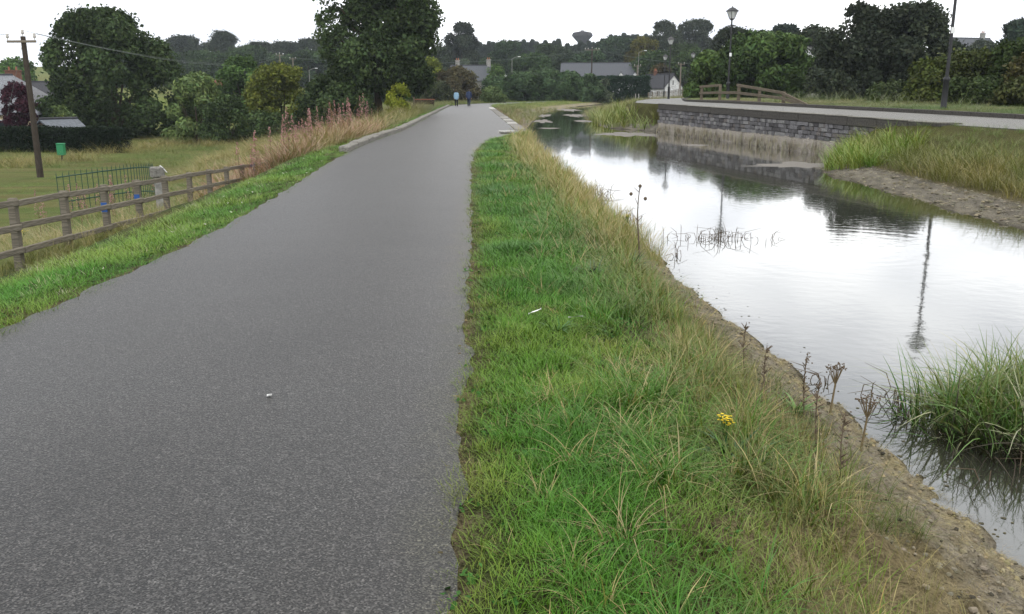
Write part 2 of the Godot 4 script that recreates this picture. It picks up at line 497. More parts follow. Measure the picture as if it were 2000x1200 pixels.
# ------------------------------------------------------------------ trees
# shape: 0 round-headed on a trunk, 1 bush down to the ground, 2 conifer, 3 flat-layered cedar, 4 upright
func crown_items(w: float, h: float, bottom: float, shape: int, col: Color, leaf: float, fill: float) -> Array:
	var out := []
	var R := w * 0.5
	var H := h - bottom
	var blobs := []
	var nb := int(clampf(22.0 + R * 7.0, 22, 64)) if leaf <= 0.75 or shape == 2 else 34
	for i in nb:
		var a := r.randf() * TAU
		var y := r.randf()
		var rad := 0.0
		match shape:
			0: rad = sqrt(maxf(0.0, 1.0 - pow((y - 0.42) / 0.6, 2.0)))
			1: rad = sqrt(maxf(0.0, 1.0 - pow(maxf(y - 0.22, 0.0) / 0.8, 2.0))) * (0.88 + 0.12 * smoothstep(0.0, 0.2, y))
			2: rad = 1.0 - y * 0.92
			3: rad = (1.0 - y * 0.75) * (1.0 if i % 2 else 0.6)
			4: rad = sqrt(maxf(0.0, 1.0 - pow((y - 0.45) / 0.62, 2.0))) * 0.9
		var br := R * r.randf_range(0.15, 0.34)
		if leaf > 0.75 and shape != 2: br = R * r.randf_range(0.2, 0.42)
		if shape == 2: br = R * 0.3 * (1.1 - y * 0.7)
		if shape == 3: br = R * 0.34; 
		var s := pow(r.randf(), 0.35) * maxf(rad * R - br * 0.75, 0.0)
		blobs.append([Vector3(cos(a) * s, bottom + clampf(y * H, br * 0.5, H - br * 0.75), sin(a) * s), br, r.randf_range(0.6, 1.45)])
	var area := PI * w * (H * 0.75 + R * 0.5)
	var n := int(clampf(area / (leaf * leaf) * fill, 60, 7000))
	for i in n:
		var b = blobs[r.randi() % nb]
		var dir := Vector3(r.randfn(), r.randfn() * 0.9 + 0.25, r.randfn()).normalized()
		var outw := Vector3(b[0].x, (b[0].y - bottom - H * 0.35) * R / maxf(H, 0.1), b[0].z).normalized()
		if dir.dot(outw) < -0.25: dir = (dir + outw * 0.9).normalized()
		var sq := 0.32 if shape == 3 else 0.85
		var p: Vector3 = b[0] + dir * b[1] * Vector3(1, sq, 1) * (r.randf_range(0.7, 1.12) if r.randf() < 0.93 else r.randf_range(1.06, 1.18))
		if p.y < bottom - 0.1 and shape != 1: p.y = bottom + r.randf() * 0.3
		p.y = maxf(p.y, 0.12)
		var bs := Basis(Quaternion(Vector3.UP, (dir + Vector3.UP * 0.3).normalized())) * Basis(Vector3.UP, r.randf() * TAU)
		var sc := leaf * r.randf_range(0.7, 1.3)
		out.append([Transform3D(bs.scaled_local(Vector3(sc, sc, sc)), p), jit(col * Color(b[2], b[2], b[2]), 0.2), r.randi() % 3])
	return out

func tree(called: String, label: String, category: String, x: float, d: float, top: float, w: float, shape: int, col: Color, leaf := 0.5, fill := 2.2, bottom := -1.0, group := "", kind := "leaf", deep := 1.0) -> Node3D:
	r.seed = int(abs(x) * 1000.0 + d * 77.0 + w * 31.0)
	var gy := ground_y(x, d) - 0.05
	var h := top - gy
	var o := thing(called, label, category, Vector3(x, gy, -d), r.randf() * TAU, group)
	var bot := bottom
	if bot < 0.0:
		bot = [h * 0.22, 0.0, h * 0.08, h * 0.2, h * 0.15][shape]
	# trunk with limbs, tapering
	var st := begin()
	var tr := clampf(h * 0.028, 0.05, 0.34)
	var top_of := h * (0.62 if shape != 2 else 0.95)
	var pts := []
	var rad := []
	for i in 6:
		var t := i / 5.0
		pts.append(Vector3(sin(t * 2.0 + x) * 0.02 * h * t, -0.15 + (top_of + 0.15) * t, cos(t * 2.6 + d) * 0.02 * h * t))
		rad.append(tr * (1.35 if i == 0 else 1.0) * (1.0 - 0.75 * t))
	tube(st, pts, rad, 8)
	if shape != 2 and shape != 1:
		for i in 7:
			var a := TAU * i / 7.0 + r.randf()
			var y0 := h * r.randf_range(0.25, 0.5)
			var l := w * r.randf_range(0.24, 0.36)
			var p0 := Vector3(0, y0, 0)
			var p1 := p0 + Vector3(cos(a) * l * 0.5, l * 0.35, sin(a) * l * 0.5)
			var p2 := p0 + Vector3(cos(a) * l, l * r.randf_range(0.6, 1.0), sin(a) * l)
			tube(st, [p0, p1, p2], [tr * 0.45, tr * 0.3, tr * 0.1], 6)
	elif shape == 1:
		for i in 5:
			var a := TAU * i / 5.0 + r.randf()
			tube(st, [Vector3.ZERO, Vector3(cos(a) * w * 0.12, h * 0.3, sin(a) * w * 0.12), Vector3(cos(a) * w * 0.25, h * 0.62, sin(a) * w * 0.25)], [tr * 0.6, tr * 0.4, tr * 0.12], 5)
	part("trunk", done(st), M.bark, o)
	fill_with(o, "crown", sprays[kind], M.leaf, crown_items(w, h, bot, shape, col, leaf, fill))
	return o

# ------------------------------------------------------------------ houses
# a house along local x, its gables at the ends
func house(called: String, label: String, at: Vector3, turn: float, L: float, W: float, eave: float, ridge: float, wallm: Material, roofm: Material, windows: Array, chimneys: Array, group := "", hip := 0.0, over := 0.25) -> Node3D:
	var o := thing(called, label, "house" if called != "garden_shed" else "shed", at, turn, group)
	var st := begin()
	st.set_smooth_group(-1)
	var a := L * 0.5
	var b := W * 0.5
	var c := Vector3(0, eave * 0.5, 0)
	for s in [-1, 1]:
		quad_out(st, Vector3(-a, -0.6, s * b), Vector3(a, -0.6, s * b), Vector3(a, eave, s * b), Vector3(-a, eave, s * b), c)
		quad_out(st, Vector3(s * a, -0.6, -b), Vector3(s * a, -0.6, b), Vector3(s * a, eave, b), Vector3(s * a, eave, -b), c)
		if hip <= 0.0:
			tri_out(st, Vector3(s * a, eave, -b), Vector3(s * a, eave, b), Vector3(s * a, ridge - 0.03, 0), c)
	part("wall", done(st), wallm, o)
	st = begin()
	st.set_smooth_group(-1)
	var slope := (ridge - eave) / b
	var eb := b + over
	var ey := eave - over * slope
	var ea := a + over
	var ra := a + over - hip
	var th := 0.12
	var rc := Vector3(0, eave, 0)
	for s in [-1, 1]:
		quad_out(st, Vector3(-ea, ey + th, s * eb), Vector3(ea, ey + th, s * eb), Vector3(ra, ridge + th, 0), Vector3(-ra, ridge + th, 0), rc)
		quad_out(st, Vector3(-ea, ey, s * eb), Vector3(ea, ey, s * eb), Vector3(ea, ey + th, s * eb), Vector3(-ea, ey + th, s * eb), rc)
		if hip > 0.0:
			tri_out(st, Vector3(s * ea, ey + th, -eb), Vector3(s * ea, ey + th, eb), Vector3(s * ra, ridge + th, 0), rc)
			quad_out(st, Vector3(s * ea, ey, -eb), Vector3(s * ea, ey, eb), Vector3(s * ea, ey + th, eb), Vector3(s * ea, ey + th, -eb), rc)
		else:
			for q in [-1, 1]:
				quad_out(st, Vector3(s * ea, ey, q * eb), Vector3(s * ea, ey + th, q * eb), Vector3(s * ea, ridge + th, 0), Vector3(s * ea, ridge, 0), rc)
				quad_out(st, Vector3(-ea, ey, q * eb), Vector3(ea, ey, q * eb), Vector3(ea, ridge - 0.001, 0), Vector3(-ea, ridge - 0.001, 0), Vector3(0, 99, 0))
	var rf := part("roof", done(st), roofm, o)
	var rg := begin()
	tube(rg, [Vector3(-ra, ridge + th + 0.02, 0), Vector3(ra, ridge + th + 0.02, 0)], [0.09, 0.09], 6)
	part("ridge_cap", done(rg), M.slate_dark, rf)
	for q in chimneys:      # [along, size, height, material]
		var ch := begin()
		box(ch, at3(Vector3(q[0], ridge + q[2] * 0.5 - 0.4, 0)), Vector3(q[1], q[2] + 0.8, q[1] * 0.7), 0.02)
		box(ch, at3(Vector3(q[0], ridge + q[2] + 0.05, 0)), Vector3(q[1] + 0.14, 0.12, q[1] * 0.7 + 0.14), 0.02)
		var cm := part("chimney", done(ch), q[3], rf)
		for k in [-1, 1]:
			var cp := begin()
			lathe(cp, [Vector2(0.11, 0), Vector2(0.09, 0.32), Vector2(0.12, 0.36), Vector2(0.0, 0.36)], 8)
			part("chimney_pot", done(cp), M.terracotta, rf, at3(Vector3(q[0] + k * q[1] * 0.25, ridge + q[2] + 0.11, 0)))
	for q in windows:       # [side (0 front +z, 1 back -z, 2 right +x, 3 left -x), along, height, width, tall]
		var xf := Transform3D()
		match q[0]:
			0: xf = at3(Vector3(q[1], q[2], b + 0.01))
			1: xf = at3(Vector3(q[1], q[2], -b - 0.01), PI)
			2: xf = at3(Vector3(a + 0.01, q[2], q[1]), PI / 2)
			3: xf = at3(Vector3(-a - 0.01, q[2], q[1]), -PI / 2)
		var fr := begin()
		var ww: float = q[3]
		var hh: float = q[4]
		for s in [-1, 1]:
			box(fr, at3(Vector3(s * (ww * 0.5 - 0.035), 0, 0.02)), Vector3(0.07, hh, 0.08), 0.006)
			box(fr, at3(Vector3(0, s * (hh * 0.5 - 0.035), 0.02)), Vector3(ww - 0.14, 0.07, 0.08), 0.006)
		box(fr, at3(Vector3(0, 0, 0.02)), Vector3(0.05, hh - 0.14, 0.06), 0.006)
		box(fr, at3(Vector3(0, -hh * 0.5 - 0.04, 0.05)), Vector3(ww + 0.16, 0.08, 0.16), 0.01)
		var win := part("window", done(fr), M.white_paint, o, xf)
		part("pane", bbox(Vector3(ww - 0.1, hh - 0.1, 0.02)), M.glass, win, at3(Vector3(0, 0, 0.008)))
	return o

func post_tube(h: float, r0: float, r1: float, seg := 8) -> ArrayMesh:
	var st := begin()
	tube(st, [Vector3(0, -0.3, 0), Vector3(0, h, 0)], [r0, r1], seg)
	return done(st)

# a wooden pole with a cross arm
func utility_pole(label: String, x: float, d: float, top: float, arm: float, turn: float, ins: Array, wood: Material) -> Node3D:
	var gy := ground_y(x, d)
	var h := top - gy
	var o := thing("utility_pole", label, "utility pole", Vector3(x, gy, -d), turn)
	part("pole", post_tube(h, 0.15, 0.105, 10), wood, o)
	if arm > 0.0:
		part("crossarm", bbox(Vector3(arm, 0.1, 0.09), 0.01), M.grey_wood, o, at3(Vector3(0, h - 0.22, 0.14)))
		for k in ins:
			var st := begin()
			lathe(st, [Vector2(0.015, 0), Vector2(0.015, 0.1), Vector2(0.06, 0.1), Vector2(0.07, 0.16), Vector2(0.05, 0.2), Vector2(0.065, 0.25), Vector2(0.0, 0.3)], 8)
			part("insulator", done(st), M.insulator, o, at3(Vector3(k, h - 0.17 if k != 0.0 else h, 0.14 if k != 0.0 else 0.0)))
	return o

func wire(label: String, a: Vector3, b: Vector3, sag: float, rad := 0.012, group := "") -> void:
	var st := begin()
	var pts := []
	var rr := []
	for i in 25:
		var t := i / 24.0
		pts.append(a.lerp(b, t) - Vector3(0, sag * 4.0 * t * (1.0 - t), 0))
		rr.append(rad)
	tube(st, pts, rr, 4, false)
	var o := part("overhead_wire", done(st), M.wire, self)
	tag(o, label, "wire", group)

# a canal-side lamp post with a square lantern
var lamp0: Node3D
func lamp(label: String, x: float, d: float, h: float, turn: float, plate: bool) -> Node3D:
	var o := thing("lamp_post", label, "lamp post", Vector3(x, ground_y(x, d), -d), turn, "lamp posts along the far towpath")
	var st := begin()
	lathe(st, [Vector2(0.13, -0.3), Vector2(0.13, 0.0), Vector2(0.12, 0.02), Vector2(0.1, 0.08), Vector2(0.1, 0.95), Vector2(0.12, 0.98), Vector2(0.12, 1.03), Vector2(0.075, 1.1)], 12)
	part("base", done(st), M.lamp_black, o)
	st = begin()
	tube(st, [Vector3(0, 1.05, 0), Vector3(0, h - 0.75, 0)], [0.062, 0.045], 10)
	part("pole", done(st), M.lamp_black, o)
	st = begin()
	tube(st, [Vector3(-0.28, h - 1.05, 0), Vector3(0.28, h - 1.05, 0)], [0.018, 0.018], 6)
	tube(st, [Vector3(0, h - 1.09, 0), Vector3(0, h - 1.0, 0)], [0.07, 0.07], 10)
	part("ladder_bar", done(st), M.lamp_black, o)
	st = begin()
	for i in 4:      # glass sides that widen upwards
		var t0 := TAU * i / 4.0 + PI / 4
		var t1 := TAU * (i + 1) / 4.0 + PI / 4
		quad_out(st, Vector3(cos(t0) * 0.14, h - 0.66, sin(t0) * 0.14), Vector3(cos(t1) * 0.14, h - 0.66, sin(t1) * 0.14), Vector3(cos(t1) * 0.3, h - 0.26, sin(t1) * 0.3), Vector3(cos(t0) * 0.3, h - 0.26, sin(t0) * 0.3), Vector3(0, h - 0.4, 0))
	var gl := part("lantern_glass", done(st), M.lantern, o)
	st = begin()
	lathe(st, [Vector2(0.06, h - 0.76), Vector2(0.15, h - 0.68), Vector2(0.15, h - 0.66), Vector2(0.0, h - 0.66)], 4, false, PI / 4)
	lathe(st, [Vector2(0.0, h - 0.27), Vector2(0.38, h - 0.27), Vector2(0.37, h - 0.23), Vector2(0.14, h - 0.06), Vector2(0.05, h - 0.04), Vector2(0.03, h + 0.02), Vector2(0.0, h + 0.06)], 4, false, PI / 4)
	for i in 4:
		var t0 := TAU * i / 4.0 + PI / 4
		tube(st, [Vector3(cos(t0) * 0.145, h - 0.67, sin(t0) * 0.145), Vector3(cos(t0) * 0.305, h - 0.26, sin(t0) * 0.305)], [0.013, 0.013], 5)
	part("lantern_frame", done(st), M.lamp_black, o)
	if plate:
		part("number_plate", bbox(Vector3(0.16, 0.2, 0.012), 0.003), M.white_paint, o, at3(Vector3(0, 2.65, 0.062)))
	return o

# ------------------------------------------------------------------ people: a field of tapered capsules, meshed as surface nets
func net(caps: Array, k: float, cell: float, lo: Vector3, hi: Vector3) -> ArrayMesh:
	var nx := int(ceil((hi.x - lo.x) / cell)) + 1
	var ny := int(ceil((hi.y - lo.y) / cell)) + 1
	var nz := int(ceil((hi.z - lo.z) / cell)) + 1
	var f := PackedFloat32Array()
	f.resize(nx * ny * nz)
	f.fill(1.0)
	var A := PackedVector3Array()
	var B := PackedVector3Array()
	var ra := PackedFloat32Array()
	var rb := PackedFloat32Array()
	var sq := PackedVector3Array()
	for c in caps:
		A.append(c[0]); B.append(c[1]); ra.append(c[2]); rb.append(c[3])
		sq.append(c[4] if c.size() > 4 else Vector3.ONE)
	for q in A.size():
		var m := maxf(ra[q], rb[q]) * 1.4 + k + cell * 2.0
		var i0 := ((Vector3(minf(A[q].x, B[q].x), minf(A[q].y, B[q].y), minf(A[q].z, B[q].z)) - Vector3.ONE * m - lo) / cell).floor()
		var i1 := ((Vector3(maxf(A[q].x, B[q].x), maxf(A[q].y, B[q].y), maxf(A[q].z, B[q].z)) + Vector3.ONE * m - lo) / cell).ceil()
		var s := sq[q]
		var a := A[q] * s
		var ab := B[q] * s - a
		var l2 := maxf(ab.length_squared(), 1e-8)
		for z in range(maxi(0, int(i0.z)), mini(nz, int(i1.z))):
			for y in range(maxi(0, int(i0.y)), mini(ny, int(i1.y))):
				for x in range(maxi(0, int(i0.x)), mini(nx, int(i1.x))):
					var p := (lo + Vector3(x, y, z) * cell) * s - a
					var t := clampf(p.dot(ab) / l2, 0.0, 1.0)
					var dd := (p - ab * t).length() - lerpf(ra[q], rb[q], t)
					var id := (z * ny + y) * nx + x
					var o := f[id]
					var h := maxf(k - absf(dd - o), 0.0) / k
					f[id] = minf(dd, o) - h * h * k * 0.25
	var idx := {}
	var v := PackedVector3Array()
	var offs := [0, 1, nx, nx + 1, nx * ny, nx * ny + 1, nx * ny + nx, nx * ny + nx + 1]
	var edges := [[0, 1], [2, 3], [4, 5], [6, 7], [0, 2], [1, 3], [4, 6], [5, 7], [0, 4], [1, 5], [2, 6], [3, 7]]
	for z in nz - 1:
		for y in ny - 1:
			for x in nx - 1:
				var id := (z * ny + y) * nx + x
				var n := 0
				for o in offs:
					if f[id + o] < 0.0: n += 1
				if n == 0 or n == 8: continue
				var p := Vector3.ZERO
				var cnt := 0
				for e in edges:
					var fa := f[id + offs[e[0]]]
					var fb := f[id + offs[e[1]]]
					if (fa < 0.0) != (fb < 0.0):
						var t := fa / (fa - fb)
						var pa := Vector3(e[0] & 1, (e[0] >> 1) & 1, e[0] >> 2)
						var pb := Vector3(e[1] & 1, (e[1] >> 1) & 1, e[1] >> 2)
						p += pa.lerp(pb, t)
						cnt += 1
				idx[id] = v.size()
				v.append(lo + (Vector3(x, y, z) + p / cnt) * cell)
	var ix := PackedInt32Array()
	var sx := 1
	var sy := nx
	var sz := nx * ny
	for id in idx:
		for ax in 3:
			var s1: int = [sx, sy, sz][ax]
			var s2: int = [sy, sz, sx][ax]
			var s3: int = [sz, sx, sy][ax]
			# the edge from this cell's corner 0 along axis ax is shared by four cells
			var fa := f[id]
			var fb := f[id + s1] if id + s1 < f.size() else 1.0
			if (fa < 0.0) == (fb < 0.0): continue
			if not (idx.has(id - s2) and idx.has(id - s3) and idx.has(id - s2 - s3)): continue
			var q := [idx[id], idx[id - s2], idx[id - s2 - s3], idx[id - s3]]
			if fa < 0.0: q.reverse()
			ix.append_array(PackedInt32Array([q[0], q[1], q[2], q[0], q[2], q[3]]))
	var n := PackedVector3Array()
	n.resize(v.size())
	for i in range(0, ix.size(), 3):
		var m := (v[ix[i]] - v[ix[i + 2]]).cross(v[ix[i]] - v[ix[i + 1]])
		for j in 3: n[ix[i + j]] += m
	for i in n.size(): n[i] = n[i].normalized()
	var c := PackedColorArray()
	c.resize(v.size())
	c.fill(Color.WHITE)
	return from_arrays(v, n, c, ix)

# a person seen from behind, walking away; facing is local -z
func person(label: String, x: float, d: float, turn: float, h: float, woman: bool, step: float, coat: Material, legs_m: Material, shoes_m: Material, hair_m: Material) -> void:
	var o := thing("person", label, "person", Vector3(x, ground_y(x, d) + 0.03, -d), turn)
	var s := h / 1.72
	var sw := 0.175 if woman else 0.2
	var hp := 0.1 if woman else 0.095
	var P := {}
	for side in [-1, 1]:
		var st: float = step * side
		P["hip%d" % side] = Vector3(side * hp, 0.9, 0) * s
		P["knee%d" % side] = Vector3(side * 0.1, 0.49, -st * 0.16 - 0.03) * s
		P["ank%d" % side] = Vector3(side * 0.1, 0.09 + (0.05 if st < 0 else 0.0), -st * 0.2 + (0.07 if st < 0 else 0.0)) * s
		P["toe%d" % side] = P["ank%d" % side] + Vector3(side * 0.02, -0.055, -0.17) * s
		P["sh%d" % side] = Vector3(side * sw, 1.4, 0) * s
		P["el%d" % side] = Vector3(side * (sw + 0.055), 1.12, st * 0.09 + 0.03) * s
		P["wr%d" % side] = Vector3(side * (sw + 0.05), 0.89, st * 0.12 - 0.06) * s
	var head := Vector3(0, 1.6, -0.015) * s
	var body := [
		[Vector3(0, 0.95, 0) * s, Vector3(0, 1.15, 0) * s, 0.135 * s, 0.125 * s, Vector3(0.85, 1, 1.15)], [Vector3(0, 1.15, 0) * s, Vector3(0, 1.36, 0) * s, 0.125 * s, 0.13 * s, Vector3(0.8, 1, 1.2)],
		[Vector3(0, 1.4, 0) * s, Vector3(0, 1.52, -0.01) * s, 0.058 * s, 0.052 * s],
		[head + Vector3(0, 0.03, 0.012) * s, head + Vector3(0, -0.03, -0.012) * s, 0.098 * s, 0.078 * s],
		[head + Vector3(0, -0.02, -0.09) * s, head + Vector3(0, -0.045, -0.105) * s, 0.014 * s, 0.018 * s],      # nose
		[head + Vector3(0.085, -0.02, 0) * s, head + Vector3(0.085, 0.02, 0.005) * s, 0.02 * s, 0.022 * s, Vector3(1.6, 1, 1)], [head + Vector3(-0.085, -0.02, 0) * s, head + Vector3(-0.085, 0.02, 0.005) * s, 0.02 * s, 0.022 * s, Vector3(1.6, 1, 1)],
	]
	var jacket := [[Vector3(0, 0.88, 0) * s, Vector3(0, 1.15, 0) * s, (0.19 if woman else 0.165) * s, 0.16 * s, Vector3(0.85, 1, 1.15)], [Vector3(0, 1.15, 0) * s, Vector3(0, 1.37, 0) * s, 0.16 * s, 0.15 * s, Vector3(0.78, 1, 1.15)], [Vector3(0, 1.42, 0.01) * s, Vector3(0, 1.47, 0.01) * s, 0.085 * s, 0.075 * s]]
	var legs := [[Vector3(0, 0.93, 0) * s, Vector3(0, 0.98, 0) * s, 0.14 * s, 0.14 * s, Vector3(0.85, 1, 1.1)]]
	var shoes := []
	for side in [-1, 1]:
		var k := "%d" % side
		body.append([P["hip" + k], P["knee" + k], 0.085 * s, 0.058 * s])
		body.append([P["knee" + k], P["ank" + k], 0.056 * s, 0.036 * s])
		body.append([P["ank" + k], P["toe" + k], 0.04 * s, 0.03 * s])
		body.append([P["sh" + k], P["el" + k], 0.052 * s, 0.042 * s])
		body.append([P["el" + k], P["wr" + k], 0.04 * s, 0.027 * s])
		jacket.append([P["sh" + k], P["el" + k], 0.072 * s, 0.062 * s])
		jacket.append([P["el" + k], P["el" + k].lerp(P["wr" + k], 0.9), 0.06 * s, 0.048 * s])
		legs.append([P["hip" + k], P["knee" + k], 0.105 * s, 0.082 * s])
		legs.append([P["knee" + k], P["knee" + k].lerp(P["ank" + k], 0.94), 0.08 * s, 0.066 * s])
		shoes.append([P["ank" + k] + Vector3(0, -0.03, 0.03) * s, P["toe" + k] + Vector3(0, 0.0, 0), 0.05 * s, 0.042 * s])
	var lo := Vector3(-0.42, -0.06, -0.5) * s
	var hi := Vector3(0.42, 1.8, 0.5) * s
	part("body", net(body, 0.035, 0.024, lo, hi), M.skin, o)
	# hands: a palm and five fingers each, slightly curled, on a finer grid
	for side in [-1, 1]:
		var w: Vector3 = P["wr%d" % side]
		var caps := [[w, w + Vector3(0, -0.08, -0.02) * s, 0.026 * s, 0.034 * s, Vector3(1.5, 1, 0.9)]]
		for q in 4:
			var b: Vector3 = w + Vector3(0, -0.085, -0.02 + (q - 1.5) * 0.021) * s
			var ln: float = [0.062, 0.075, 0.07, 0.055][q]
			var m: Vector3 = b + Vector3(-side * 0.008, -ln * 0.55, -0.004) * s
			caps.append([b, m, 0.0105 * s, 0.0095 * s])
			caps.append([m, m + Vector3(-side * 0.02, -ln * 0.45, -0.004) * s, 0.0095 * s, 0.008 * s])
		var tb: Vector3 = w + Vector3(0, -0.035, -0.045) * s
		caps.append([tb, tb + Vector3(-side * 0.012, -0.03, -0.025) * s, 0.013 * s, 0.011 * s])
		caps.append([tb + Vector3(-side * 0.012, -0.03, -0.025) * s, tb + Vector3(-side * 0.02, -0.06, -0.028) * s, 0.011 * s, 0.009 * s])
		part("hand", net(caps, 0.008, 0.006, w - Vector3(0.09, 0.24, 0.12), w + Vector3(0.09, 0.06, 0.1)), M.skin, o)
	part("jacket", net(jacket, 0.03, 0.022, lo, hi), coat, o)
	part("trousers", net(legs, 0.03, 0.022, lo, hi), legs_m, o)
	part("shoes", net(shoes, 0.02, 0.02, lo, hi), shoes_m, o)
	var hair := [[head + Vector3(0, 0.045, 0.02) * s, head + Vector3(0, 0.0, 0.035) * s, 0.103 * s, (0.098 if woman else 0.088) * s]]
	if woman: hair.append([head + Vector3(0, 0, 0.04) * s, head + Vector3(0, -0.07, 0.045) * s, 0.09 * s, 0.07 * s])
	part("hair", net(hair, 0.03, 0.02, head - Vector3.ONE * 0.25, head + Vector3.ONE * 0.25), hair_m, o)
	# eyes and mouth
	var st := begin()
	for e in [-1, 1]:
		box(st, at3(head + Vector3(e * 0.033, 0.005, -0.083) * s), Vector3(0.022, 0.01, 0.012) * s, 0.003)
	part("eyes", done(st), M.lamp_black, o)
	st = begin()
	box(st, at3(head + Vector3(0, -0.075, -0.082) * s), Vector3(0.042, 0.009, 0.012) * s, 0.003)
	part("mouth", done(st), M.terracotta, o)

# ------------------------------------------------------------------ sky
func sky_image() -> ImageTexture:
	var n := FastNoiseLite.new()
	n.seed = 11
	n.frequency = 0.9
	n.fractal_octaves = 5
	n.noise_type = FastNoiseLite.TYPE_SIMPLEX_SMOOTH
	var w := 768
	var h := 384
	var img := Image.create_empty(w, h, false, Image.FORMAT_RGBF)
	var glare := Vector3(0.12, 0.42, -1.0).normalized()
	for y in h:
		var el := (0.5 - (y + 0.5) / h) * PI
		for x in w:
			var az := ((x + 0.5) / w - 0.5) * TAU
			var dir := Vector3(sin(az) * cos(el), sin(el), -cos(az) * cos(el))
			var up := maxf(dir.y, 0.0)
			var q := dir / (0.35 + up)
			var cl := n.get_noise_3d(q.x * 1.1, q.y * 2.0, q.z * 1.1)
			var soft := smoothstep(-0.35, 0.45, cl)
			var g := pow(maxf(0.0, dir.dot(glare)), 5.0)
			var b := 1.45 + 1.5 * g + 0.35 * exp(-up * 5.0)
			b *= lerpf(0.66, 1.16, soft)
			var tint := Color(0.93, 0.97, 1.05).lerp(Color(1.0, 1.0, 0.985), clampf(soft * 0.7 + g * 0.5 + 0.2 * exp(-up * 6.0), 0, 1))
			img.set_pixel(x, y, Color(b * tint.r, b * tint.g, b * tint.b))
	return ImageTexture.create_from_image(img)

